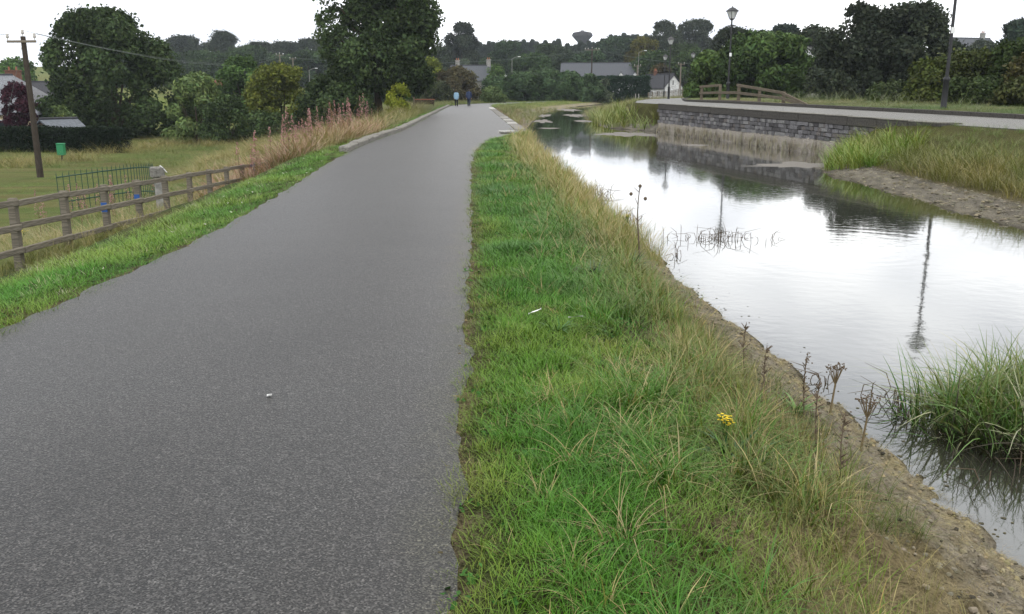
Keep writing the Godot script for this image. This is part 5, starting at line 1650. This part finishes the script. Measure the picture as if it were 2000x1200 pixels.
func make_fences() -> void:
	r.seed = 12
	# left post and rail fence
	var f := thing("rail_fence", "weathered three rail timber fence below the left verge", "fence", Vector3(0, 0, 0))
	var postmesh := []
	for i in 3: postmesh.append(bbox(Vector3(0.11, 1.35, 0.09), 0.01, 0.006))
	var tops := []
	for k in range(-2, 12):
		var d := 11.9 + 1.5 * k
		var x := -6.72 - 0.042 * (d - 11.9)
		var y := 0.14 - 0.042 * (d - 11.9)
		tops.append(Vector3(x, y, -d))
		var xf := Transform3D(Basis(Vector3.FORWARD, r.randf_range(-0.02, 0.02)) * Basis(Vector3.RIGHT, r.randf_range(-0.025, 0.025)), Vector3(x, y - 0.66, -d))
		var p := part("post", postmesh[r.randi() % 3], M.fence_wood, f, xf)
		if k == 2 or k == 3:
			part("blue_mark", bbox(Vector3(0.1, 0.16, 0.004), 0.001), M.blue_paint, p, at3(Vector3(0, 0.3 if k == 2 else 0.33, 0.052)))
	for j in 3:
		for k in tops.size() - 1:
			var a: Vector3 = tops[k] + Vector3(0.078, -0.045 - 0.32 * j + r.randf_range(-0.015, 0.015), 0)
			var b: Vector3 = tops[k + 1] + Vector3(0.078, -0.045 - 0.32 * j + r.randf_range(-0.015, 0.015), 0)
			var dr := (b - a).normalized()
			var z := dr.cross(Vector3.UP).normalized()
			var rl := part("rail", bbox(Vector3(a.distance_to(b) - 0.006, 0.085, 0.04), 0.008, 0.004), M.fence_wood, f, Transform3D(Basis(dr, z.cross(dr), z), (a + b) * 0.5))
			if j == 0 and k == 10: part("blue_mark", bbox(Vector3(0.5, 0.07, 0.004), 0.001), M.blue_paint, rl, at3(Vector3(0, 0, 0.024)))
	# bridge fence beyond the far road
	var g := thing("bridge_fence", "brown timber fence with sloping rails beside the far road", "fence", Vector3.ZERO)
	var pts := []
	for d in [50.6, 48.0, 45.6, 43.2, 40.7, 38.0]:
		var lx := line(14, d)
		pts.append(Vector3(18.8 - 0.1636 * d, lx.y, -d))
	var hs := [0.87, 0.93, 0.93, 0.77, 0.6, 0.0]
	for i in 5:
		part("post", bbox(Vector3(0.14, hs[i] + 0.4, 0.12), 0.012, 0.006), M.bridge_wood, g, at3(pts[i] + Vector3(0, hs[i] * 0.5 - 0.2, 0)))
	for j in 3:
		for i in 5:
			if j == 0 and i == 1: continue
			if j == 2 and i == 4: continue
			var k: float = [1.0, 0.6, 0.14][j]
			var a: Vector3 = pts[i] + Vector3(-0.1, hs[i] * k - 0.05, 0)
			var b: Vector3 = pts[i + 1] + Vector3(-0.1, hs[i + 1] * k - 0.05 * (1.0 if i < 4 else 0.0), 0)
			var dr := (b - a).normalized()
			var z := dr.cross(Vector3.UP).normalized()
			part("rail", bbox(Vector3(a.distance_to(b) + (0.1 if i == 0 or i == 2 else 0.0), 0.13, 0.05), 0.01, 0.004), M.bridge_wood, g, Transform3D(Basis(dr, z.cross(dr), z), (a + b) * 0.5))
	# bow of green steel railings in the field
	var s := thing("steel_railing", "curved dark green steel railing in the low field", "railing", Vector3.ZERO)
	var bar := begin()
	tube(bar, [Vector3(0, -0.3, 0), Vector3(0, 0.98, 0), Vector3(0, 1.06, 0)], [0.011, 0.011, 0.002], 6)
	var barm := done(bar)
	var prev := Vector3.ZERO
	var track := []
	for i in 27:
		var t := i / 26.0
		var x := lerpf(-14.0, -11.5, t)
		var d := 27.2 + 2.0 * sin(t * PI * 0.8 + 0.1) + t * 0.4
		var y := ground_y(x, d)
		y = -1.93 + t * 0.2
		track.append(Vector3(x, y, -d))
		part("bar", barm, M.green_steel, s, at3(Vector3(x, y, -d)))
	for hh in [0.12, 0.9]:
		var st := begin()
		var tp := []
		var rr := []
		for p in track:
			tp.append(p + Vector3(0, hh, 0))
			rr.append(0.02)
		tube(st, tp, rr, 6)
		part("rail", done(st), M.green_steel, s)
	# picket fence by the cottage
	var pk := thing("picket_fence", "weathered pale picket fence in front of the white cottage", "fence", Vector3.ZERO)
	var pm := bbox(Vector3(0.13, 1.35, 0.03), 0.008)
	for i in 34:
		var x := 19.6 + i * 0.2
		var d := 131.0 - i * 0.02
		part("picket", pm, M.grey_wall if i % 3 else M.grey_wood, pk, Transform3D(Basis.from_scale(Vector3(1, r.randf_range(0.92, 1.06), 1)), Vector3(x, ground_y(x, d) + 0.62, -d)))
	var st2 := begin()
	for hh in [0.35, 0.95]:
		tube(st2, [Vector3(19.5, ground_y(19.6, 131) + hh, -131.05), Vector3(26.3, ground_y(26.3, 130.3) + hh, -130.4)], [0.03, 0.03], 5)
	part("rail", done(st2), M.grey_wood, pk)
	# low rusty rail on a wooden post beside the path
	var lr := thing("low_rail", "low rusty red rail on dark boards beyond the tall tree", "rail", Vector3.ZERO)
	part("board", bbox(Vector3(1.9, 0.42, 0.05), 0.01), M.shed_wood, lr, at3(Vector3(-8.3, ground_y(-8.3, 86) + 0.5, -86)))
	part("rail", bbox(Vector3(2.0, 0.07, 0.1), 0.012), M.rust, lr, at3(Vector3(-8.3, ground_y(-8.3, 86) + 0.75, -86)))
	for k in [-0.85, 0.85]:
		part("leg", bbox(Vector3(0.08, 1.0, 0.08), 0.01), M.shed_wood, lr, at3(Vector3(-8.3 + k, ground_y(-8.3, 86) + 0.2, -86.08)))
	var wp := part("wooden_post", post_tube(2.0, 0.1, 0.085, 10), M.bridge_wood, self, at3(Vector3(-9.05, ground_y(-9.05, 84), -84)))
	tag(wp, "round wooden post left of the low rusty rail", "post")
	for k in 2:
		var pp := part("wooden_post", post_tube(1.15, 0.08, 0.07, 8), M.grey_wall, self, at3(Vector3(17.9 + k * 0.45, ground_y(18, 132), -132.0)))
		tag(pp, "%s of two pale posts at the end of the picket fence" % ["left", "right"][k], "post", "pale posts beside the picket fence")

func make_poles() -> void:
	r.seed = 3
	var p1 := utility_pole("tall brown utility pole with three insulators standing in the left field", -21.15, 40, 3.85, 1.32, -0.1, [-0.62, 0.0, 0.62], M.pole_wood)
	var g := p1.position
	var h := 3.85 - g.y
	var st := begin()
	tube(st, [Vector3(-0.1, h - 0.4, 0), Vector3(-1.0, h * 0.45, 0.3)], [0.008, 0.008], 4)
	part("stay_wire", done(st), M.wire, p1)
	utility_pole("slim far pole with crossarm in front of the left ridge, left of a pair", -42.9, 170, 8.2, 1.4, 0.2, [-0.6, 0.0, 0.6], M.grey_wood)
	utility_pole("slim far pole with crossarm in front of the left ridge, right of a pair", -41.0, 172, 7.6, 1.2, 0.2, [-0.5, 0.5], M.grey_wood)
	utility_pole("far pole crowded with white insulators beside the long slate roof", 13.9, 160, 8.7, 2.6, 0.05, [-1.2, -0.7, 0.0, 0.7, 1.2], M.pole_wood)
	utility_pole("thin far pole left of the white cottage in front of the wood", 23.5, 172, 6.3, 1.3, 0.0, [-0.55, 0.55], M.grey_wood)
	utility_pole("thin far pole just right of the white cottage", 27.6, 150, 6.0, 1.2, 0.3, [-0.5, 0.5], M.grey_wood)
	utility_pole("far pole with an aerial arm right of the near black tree", 48.5, 110, 6.6, 1.7, 0.4, [-0.7, 0.7], M.grey_wood)
	# wires
	var gr := "overhead wires across the view"
	wire("thin wire from the left utility pole rising across the huge dark tree", Vector3(-20.55, 3.95, -40), Vector3(-42.4, 8.1, -170), 1.6, 0.01)
	wire("thin wire from the middle insulator of the left utility pole", Vector3(-21.15, 4.1, -40), Vector3(-43.0, 8.3, -170), 1.6, 0.008)
	wire("thin wire leaving the left utility pole toward the left edge", Vector3(-21.77, 3.95, -40.1), Vector3(-40, 4.6, -38), 0.5, 0.01)
	wire("long thin wire sagging in front of the domed oak", Vector3(-41.0, 7.6, -172), Vector3(13.9, 8.5, -160), 1.6, 0.025)
	wire("thin wire between the far pole and the white cottage pole", Vector3(14.9, 8.5, -160), Vector3(27.6, 6.0, -150), 0.3, 0.02)
	wire("thin wire running right from the white cottage pole", Vector3(27.6, 6.0, -150), Vector3(40, 5.9, -120), 0.4, 0.02)
	# street lights among the far houses
	for q in [[0.0, 165.0, 7.2, "curved street light above the thicket in front of the dark slope"], [24.5, 178.0, 8.8, "curved street light right of the long slate roof"], [-36.5, 165.0, 5.2, "pale street light near the pair of far poles"]]:
		var gy := ground_y(q[0], q[1])
		var hh: float = q[2] - gy
		var o := thing("street_light", q[3], "street light", Vector3(q[0], gy, -q[1]))
		part("pole", post_tube(hh, 0.06, 0.04), M.grey_wall, o)
		st = begin()
		tube(st, [Vector3(0, hh - 0.05, 0), Vector3(0.5, hh + 0.22, 0), Vector3(1.1, hh + 0.32, 0)], [0.04, 0.035, 0.03], 6)
		part("arm", done(st), M.grey_wall, o)
		st = begin()
		box(st, at3(Vector3(1.3, hh + 0.34, 0)), Vector3(0.5, 0.11, 0.2), 0.03)
		part("lamp_head", done(st), M.white_paint, o)
	# canal lamps
	lamp("tall black lamp post with number plate at the right among brambles", 15.2, 32.0, 6.1, 0.2, true)
	lamp("black lamp post rising behind the wooden bridge fence", 12.9, 54.5, 5.35, 0.4, true)
	lamp("black lamp post left of the bridge fence, nearer of a close pair", 13.75, 80, 5.3, 0.3, false)
	lamp("black lamp post left of the bridge fence, farther of a close pair", 18.5, 111, 5.4, 0.6, false)
	lamp("farthest lamp post with its lantern showing at the willow's edge", 24.6, 125, 5.9, 0.2, false)

func make_people() -> void:
	person("person in a pale blue jacket and black trousers walking away on the path", -5.75, 94, 0.05, 1.62, true, 0.5, M.coat_blue, M.trousers_black, M.shoe, M.hair_dark)
	person("person in a navy jacket and dark trousers walking away on the path", -4.45, 94, -0.05, 1.72, false, -0.8, M.coat_navy, M.trousers_navy, M.shoe, M.hair_grey)

# a stem with a pink spike of flowers and narrow leaves
func willowherb(h: float, pinkness: float) -> Array:
	var st := begin()
	tube(st, [Vector3(0, -0.1, 0), Vector3(0.02, h * 0.5, 0.01), Vector3(0.05, h, 0.0)], [0.008, 0.006, 0.003], 5)
	for i in 26:
		var y := h * r.randf_range(0.1, 0.62)
		var a := r.randf() * TAU
		var o := Vector3(cos(a), 0.35, sin(a)) * r.randf_range(0.08, 0.16)
		var s := Vector3(-sin(a), 0, cos(a)) * 0.014
		var p := Vector3(0.03 * y / h, y, 0)
		st.set_smooth_group(-1)
		st.add_vertex(p - s); st.add_vertex(p + o); st.add_vertex(p + s)
	var fl := begin()
	fl.set_smooth_group(-1)
	for i in int(60 * pinkness):
		var t := r.randf()
		var y := h * lerpf(0.5, 1.02, t)
		var a := r.randf() * TAU
		var rad := (0.075 * (1.0 - t) + 0.012)
		var p := Vector3(0.045 + cos(a) * rad, y, sin(a) * rad)
		var s := 0.018
		var u := Vector3(r.randfn(), r.randfn(), r.randfn()).normalized() * s
		var w := u.cross(Vector3(r.randfn(), r.randfn(), r.randfn()).normalized()).normalized() * s
		fl.add_vertex(p - u); fl.add_vertex(p + w); fl.add_vertex(p + u)
		fl.add_vertex(p - u); fl.add_vertex(p + u); fl.add_vertex(p - w)
	return [done(st), done(fl)]

func make_plants() -> void:
	r.seed = 55
	# rosebay willowherb below the kerb and by the fence
	var kinds := []
	for i in 4:
		var w := willowherb(1.25 + 0.1 * i, 1.0)
		var o := thing("willowherb", "pink flowering willowherb spike among the tan weeds left of the kerb", "wildflower", Vector3.ZERO, 0.0, "pink willowherb left of the kerb")
		part("stem", w[0], M.stalk, o)
		part("flower_spike", w[1], M.pink, o)
		kinds.append(o)
	var spots := []
	for i in 110:
		var d := r.randf_range(23.5, 38.0)
		var c := r.randf_range(2.9, 3.85)
		spots.append(ground(c, d))
	for i in spots.size():
		if i < 4: kinds[i].position = spots[i]
		else: copy(kinds[i % 4], spots[i], r.randf() * TAU, "", r.randf_range(0.6, 1.2))
	for i in 16:
		var p := Vector3(-11.3 + r.randf() * 2.6, 0, -18.5 - r.randf() * 5.0)
		p.y = ground_y(p.x, -p.z)
		var c := copy(kinds[i % 4], p, r.randf() * TAU, "faded pink willowherb behind the fence near the utility pole's foot", r.randf_range(0.6, 0.85))
		c.set_meta("group", "faded willowherb behind the fence")
	# ragwort
	for q in [[1.0, 3.9, 0.15, "yellow ragwort flowering in the grass of the near bank"], [-8.1, 14.4, 0.6, "yellow ragwort flowering behind the second fence post"], [1.55, 12.0, 0.3, "small yellow ragwort at the water's edge"]]:
		ragwort(q[0], q[1], q[2], q[3])
	# dead stalks by the water
	dead_stalk(1.26, 8.75, 0.74, true, "tall dead thistle stalk with seed heads on the near bank")
	for q in [[1.5, 4.1, 0.4, "brown dock stalk left of the two seed heads"], [1.62, 4.65, 0.42, "thin brown dock stalk behind the others on the bank"], [1.35, 4.5, 0.36, "short brown dock stalk among dry grass"], [1.42, 3.55, 0.4, "brown dock stalk nearest the camera on the bank"], [1.45, 5.3, 0.36, "slender dead stalk low on the bank beyond the docks"]]:
		dead_stalk(q[0], q[1], q[2], false, q[3])
	for q in [[1.86, 4.42, 0.3, "flat topped brown seed head at the water's edge, right of a pair"], [1.86, 4.9, 0.3, "flat topped brown seed head at the water's edge, left of a pair"]]:
		umbel(q[0], q[1], q[2], q[3])
	# broad leaved weeds in the verge
	rosette(0.3, 5.7, 0.1, Color(0.05, 0.13, 0.03), "dock plant with broad leaves in the right verge")
	rosette(0.72, 7.8, 0.13, Color(0.02, 0.06, 0.02), "dark spiky thistle in the right verge")
	rosette(1.15, 8.3, 0.18, Color(0.03, 0.07, 0.03), "dark thistle at the foot of the tall dead stalk")
	rosette(1.0, 3.75, 0.13, Color(0.025, 0.07, 0.02), "dark leafy clump under the near ragwort")
	rosette(1.6, 4.75, 0.12, Color(0.09, 0.18, 0.04), "pale green leafy weed on the muddy bank")
	# stalks standing in the water
	r.seed = 66
	water_stalks(2.85, 12.2, 0.85, 0.45, 90, 0.28, "tangle of bent dark reeds standing in mid canal")
	water_stalks(2.05, 10.9, 0.2, 0.2, 12, 0.3, "few dark reed stalks in the water right of the thistle")
	water_stalks(1.8, 13.6, 0.25, 0.6, 40, 0.4, "dark reeds with seed heads along the near edge")
	water_stalks(1.75, 17.5, 0.25, 1.6, 60, 0.35, "dark bent reeds farther along the near edge")
	water_stalks(2.2, 6.0, 0.12, 0.2, 9, 0.2, "few thin dark stalks left of the sedge clump")
	water_stalks(2.5, 5.4, 0.3, 0.5, 40, 0.25, "dark drooping leaves trailing at the sedge clump's left tip")
	water_stalks(3.0, 4.35, 0.6, 0.12, 60, 0.25, "dark drooping leaves trailing along the sedge clump's near side")

func ragwort(x: float, d: float, h: float, label: String) -> void:
	var o := thing("ragwort", label, "wildflower", Vector3(x, ground_y(x, d), -d))
	var st := begin()
	var fl := begin()
	var lf := begin()
	for i in 5:
		var a := TAU * i / 5.0 + r.randf()
		var tip := Vector3(cos(a) * h * 0.16, h * r.randf_range(0.8, 1.0), sin(a) * h * 0.16)
		tube(st, [Vector3(0, -0.05, 0), Vector3(tip.x * 0.4, h * 0.55, tip.z * 0.4), tip], [0.006, 0.005, 0.003], 5)
		for k in 6:
			var p := tip + Vector3(r.randf_range(-1, 1) * h * 0.09, r.randf_range(-0.02, 0.02), r.randf_range(-1, 1) * h * 0.09)
			tube(st, [tip - Vector3(0, h * 0.1, 0), p], [0.002, 0.0015], 4)
			fl.set_smooth_group(-1)
			for m in 8:
				var b := TAU * m / 8.0
				var e := Vector3(cos(b), 0.12, sin(b)) * 0.006 * (1.0 + h * 1.6)
				var s := Vector3(-sin(b), 0, cos(b)) * 0.0024 * (1.0 + h * 1.6)
				tri_out(fl, p, p + e - s, p + e + s, p - Vector3.UP)
	for i in 30:
		var y := h * r.randf_range(0.0, 0.75)
		var a := r.randf() * TAU
		var e := Vector3(cos(a), r.randf_range(-0.2, 0.5), sin(a)) * r.randf_range(0.12, 0.24) * h
		var s := Vector3(-sin(a), 0, cos(a)) * 0.03 * h
		tri_out(lf, Vector3(0, y, 0), Vector3(0, y, 0) + e - s, Vector3(0, y, 0) + e * 1.5 + s, Vector3(0, y - 1, 0))
	part("stems", done(st), M.stem_green, o)
	part("leaves", done(lf), M.stem_green, o)
	part("flower_heads", done(fl), M.yellow, o)

func dead_stalk(x: float, d: float, h: float, branched: bool, label: String) -> void:
	var o := thing("dead_stalk", label, "dead plant", Vector3(x, ground_y(x, d), -d), r.randf() * 0.6)
	var st := begin()
	var pts := []
	var rr := []
	for i in 7:
		var t := i / 6.0
		pts.append(Vector3(sin(t * 5.0 + x) * 0.02 * h, -0.05 + t * (h + 0.05), cos(t * 4.0) * 0.015 * h))
		rr.append(lerpf(0.011, 0.004, t) * (1.0 if branched else 0.45))
	tube(st, pts, rr, 6)
	for i in (7 if branched else 16):
		var t := r.randf_range(0.25, 0.95)
		var p := Vector3(sin(t * 5.0 + x) * 0.02 * h, t * h, cos(t * 4.0) * 0.015 * h)
		var a := r.randf() * TAU
		var l := r.randf_range(0.03, 0.1) * h
		tube(st, [p, p + Vector3(cos(a) * l, l * 0.9, sin(a) * l)], [0.004, 0.002], 4)
	part("stem", done(st), M.dead, o)
	st = begin()
	if branched:
		for q in [Vector3(0.0, h, 0), Vector3(-0.09, h * 0.9, 0.02), Vector3(0.06, h * 0.83, -0.02)]:
			var hd := begin()
			lathe(hd, [Vector2(0.0, -0.018), Vector2(0.014, -0.009), Vector2(0.018, 0.004), Vector2(0.013, 0.016), Vector2(0.0, 0.022)], 8)
			part("seed_head", done(hd), M.dead, o, at3(q + Vector3(sin(5.0 + x) * 0.02 * h, 0.0, 0)))
	else:
		for i in 26:
			var t := r.randf_range(0.35, 1.0)
			var a := r.randf() * TAU
			box(st, at3(Vector3(cos(a) * 0.03 * r.randf(), t * h, sin(a) * 0.03 * r.randf())), Vector3.ONE * r.randf_range(0.003, 0.0065))
		part("seeds", done(st), M.dead, o)

func umbel(x: float, d: float, h: float, label: String) -> void:
	var o := thing("seed_head", label, "dead plant", Vector3(x, ground_y(x, d), -d))
	var st := begin()
	var hd := begin()
	tube(st, [Vector3(0, -0.05, 0), Vector3(0.02, h * 0.6, 0)], [0.007, 0.005], 6)
	for i in 14:
		var a := TAU * i / 14.0 + r.randf()
		var q := r.randf_range(0.015, 0.06)
		var tip := Vector3(0.02 + cos(a) * q, h * r.randf_range(0.86, 1.0), sin(a) * q)
		tube(st, [Vector3(0.02, h * 0.58, 0), tip], [0.003, 0.002], 4)
		for k in 5:
			box(hd, at3(tip + Vector3(r.randf_range(-0.02, 0.02), r.randf_range(-0.006, 0.012), r.randf_range(-0.02, 0.02))), Vector3.ONE * r.randf_range(0.004, 0.008))
	part("stem", done(st), M.stalk, o)
	part("seeds", done(hd), M.dead, o)

func rosette(x: float, d: float, size: float, col: Color, label: String) -> void:
	var o := thing("weed_plant", label, "weed", Vector3(x, ground_y(x, d), -d))
	var m := StandardMaterial3D.new()
	m.vertex_color_use_as_albedo = true
	m.roughness = 0.55
	m.metallic_specular = 0.3
	var me := tuft(30, size * 1.1, 0.45, 0.04, 0.6, size * 0.16, 4, 0.7, 0.2)
	for i in 1:
		var mm: Array = me.surface_get_arrays(0)
		var cl: PackedColorArray = mm[Mesh.ARRAY_COLOR]
		for k in cl.size(): cl[k] = cl[k] * col
		mm[Mesh.ARRAY_COLOR] = cl
		me = ArrayMesh.new()
		me.add_surface_from_arrays(Mesh.PRIMITIVE_TRIANGLES, mm)
	part("leaves", me, m, o)

func water_stalks(x: float, d: float, rx: float, rd: float, n: int, h: float, label: String) -> void:
	var o := thing("water_reeds", label, "reeds", Vector3(x, WATER, -d))
	var st := begin()
	for i in n:
		var a := r.randf() * TAU
		var q := r.randf() * (1.0 if i % 3 else 0.45)
		var p := Vector3(cos(a) * q * rx, -0.05, sin(a) * q * rd)
		var b := r.randf() * TAU
		var l := h * r.randf_range(0.2, 0.85)
		var lean := r.randf_range(0.05, 1.5) if r.randf() < 0.7 else 0.1
		var k1 := p + Vector3(cos(b) * l * lean * 0.4, l * r.randf_range(0.6, 0.9), sin(b) * l * lean * 0.4)
		var k2 := k1 + Vector3(cos(b) * l * lean, l * r.randf_range(-0.3, 0.5), sin(b) * l * lean)
		tube(st, [p, k1, k2], [0.0028, 0.0036, 0.001], 4, false)
	part("stalks", done(st), M.dead, o).set_meta("kind", "stuff")

func make_small_things() -> void:
	r.seed = 8
	# weed mats on the water
	var i := 0
	for q in [[5.6, 43.3, 1.5, 2.4, "pale weed mat at the far end of the stone wall"], [6.95, 34.2, 0.45, 0.5, "small pale weed mat beside the middle of the wall"], [8.2, 24.9, 1.7, 1.0, "grey mud flat at the foot of the near reeds"], [2.4, 76, 0.9, 5.0, "pale weed mat at the left of the far water"], [2.0, 62, 0.8, 3.5, "nearer pale weed mat at the left of the far water"], [5.2, 77, 0.9, 5.0, "pale weed mat at the right of the far water"], [5.0, 62, 0.7, 2.5, "nearer pale weed mat at the right of the far water"], [2.1, 50, 0.6, 0.8, "thin weed streak near the lock wall"], [6.2, 100, 1.2, 7.0, "pale mud bank where the canal narrows"]]:
		var o := part("weed_mat", ground_mesh_disc(q[2], q[3], 0.022, 40 + i), M.scum, self, at3(Vector3(q[0], WATER + 0.005, -q[1])))
		tag(o, q[4], "weed mat")
		i += 1
	# a sliver of paper on the path
	var st := begin()
	quad_out(st, Vector3(-0.012, 0, -0.008), Vector3(0.014, 0.004, -0.011), Vector3(0.017, 0.009, 0.008), Vector3(-0.01, 0.002, 0.01), Vector3(0, -1, 0))
	quad_out(st, Vector3(-0.012, -0.004, -0.008), Vector3(0.014, -0.001, -0.011), Vector3(0.017, 0.002, 0.008), Vector3(-0.01, -0.004, 0.01), Vector3(0, 1, 0))
	tag(part("paper_scrap", done(st), M.paper, self, at3(Vector3(-1.25, 0.032, -4.32))), "tiny white paper scrap lying on the path", "litter")
	for q in [[0.15, 5.75, 0.6, "curled pale dead leaf left of the dock plant"], [0.42, 5.72, -0.5, "curled pale dead leaf right of the dock plant"]]:
		st = begin()
		st.set_smooth_group(0)
		for k in 6:
			var a := -0.05 + k * 0.018
			var w0 := 0.022 * sin(PI * k / 6.0) + 0.001
			var w1 := 0.022 * sin(PI * (k + 1) / 6.0) + 0.001
			quad_out(st, Vector3(a, 0.012 * k * 0.3, -w0), Vector3(a + 0.018, 0.012 * (k + 1) * 0.3, -w1), Vector3(a + 0.018, 0.012 * (k + 1) * 0.3 + 0.012, w1), Vector3(a, 0.012 * k * 0.3 + 0.012, w0), Vector3(0, -3, 0))
		tag(part("dead_leaf", done(st), M.paper, self, at3(Vector3(q[0], ground_y(q[0], q[1]) + 0.1, -q[1]), q[2])), q[3], "leaf")
	# dog waste bin in the field
	var by := ground_y(-26.1, 52)
	var o2 := thing("litter_bin", "green box bin on a dark post before the clipped hedge", "bin", Vector3(-26.1, by, -52), 0.1)
	part("post", post_tube(-1.9 - by, 0.05, 0.05), M.lamp_black, o2)
	part("bin_body", bbox(Vector3(0.4, 0.62, 0.34), 0.03), M.bin_green, o2, at3(Vector3(0, -1.75 - by, 0)))
	part("lid", bbox(Vector3(0.43, 0.07, 0.37), 0.02), M.bin_green, o2, at3(Vector3(0, -1.41 - by, 0)))
	# pedestal with a sloping plate by the fence
	var py := ground_y(-8.7, 22)
	var o3 := thing("info_pedestal", "grey post with sloping white plaque behind the fence", "pedestal", Vector3(-8.72, py, -22), 0.5)
	var ph := -0.22 - py
	part("column", bbox(Vector3(0.2, ph - 0.1, 0.18), 0.015), M.grey_wall, o3, at3(Vector3(0, (ph - 0.1) * 0.5 - 0.1, 0)))
	part("head", bbox(Vector3(0.32, 0.26, 0.28), 0.03), M.concrete, o3, at3(Vector3(-0.02, ph - 0.17, 0)))
	part("plaque", bbox(Vector3(0.2, 0.02, 0.26), 0.004), M.white_paint, o3, Transform3D(Basis(Vector3.FORWARD, 0.9), Vector3(0.13, ph - 0.1, 0)))
	# white flowers in the left verge
	var its := []
	var fm := []
	var dm := tuft(5, 0.03, 0.3, 0.004, 0.8, 0.014, 2, 0.7, 0.05)
	fm.append(dm)
	for k in 22:
		var dd := r.randf_range(6.0, 22.0)
		its.append([up_xf(ground(r.randf_range(4.25, 4.97), dd) + Vector3(0, 0.09, 0), r.randf_range(0.5, 0.9)), Color(0.6, 0.6, 0.56), 0])
	scatter("white_petals", "scattered white flowers and bits in the left verge", "flowers", fm, M.blade, its)
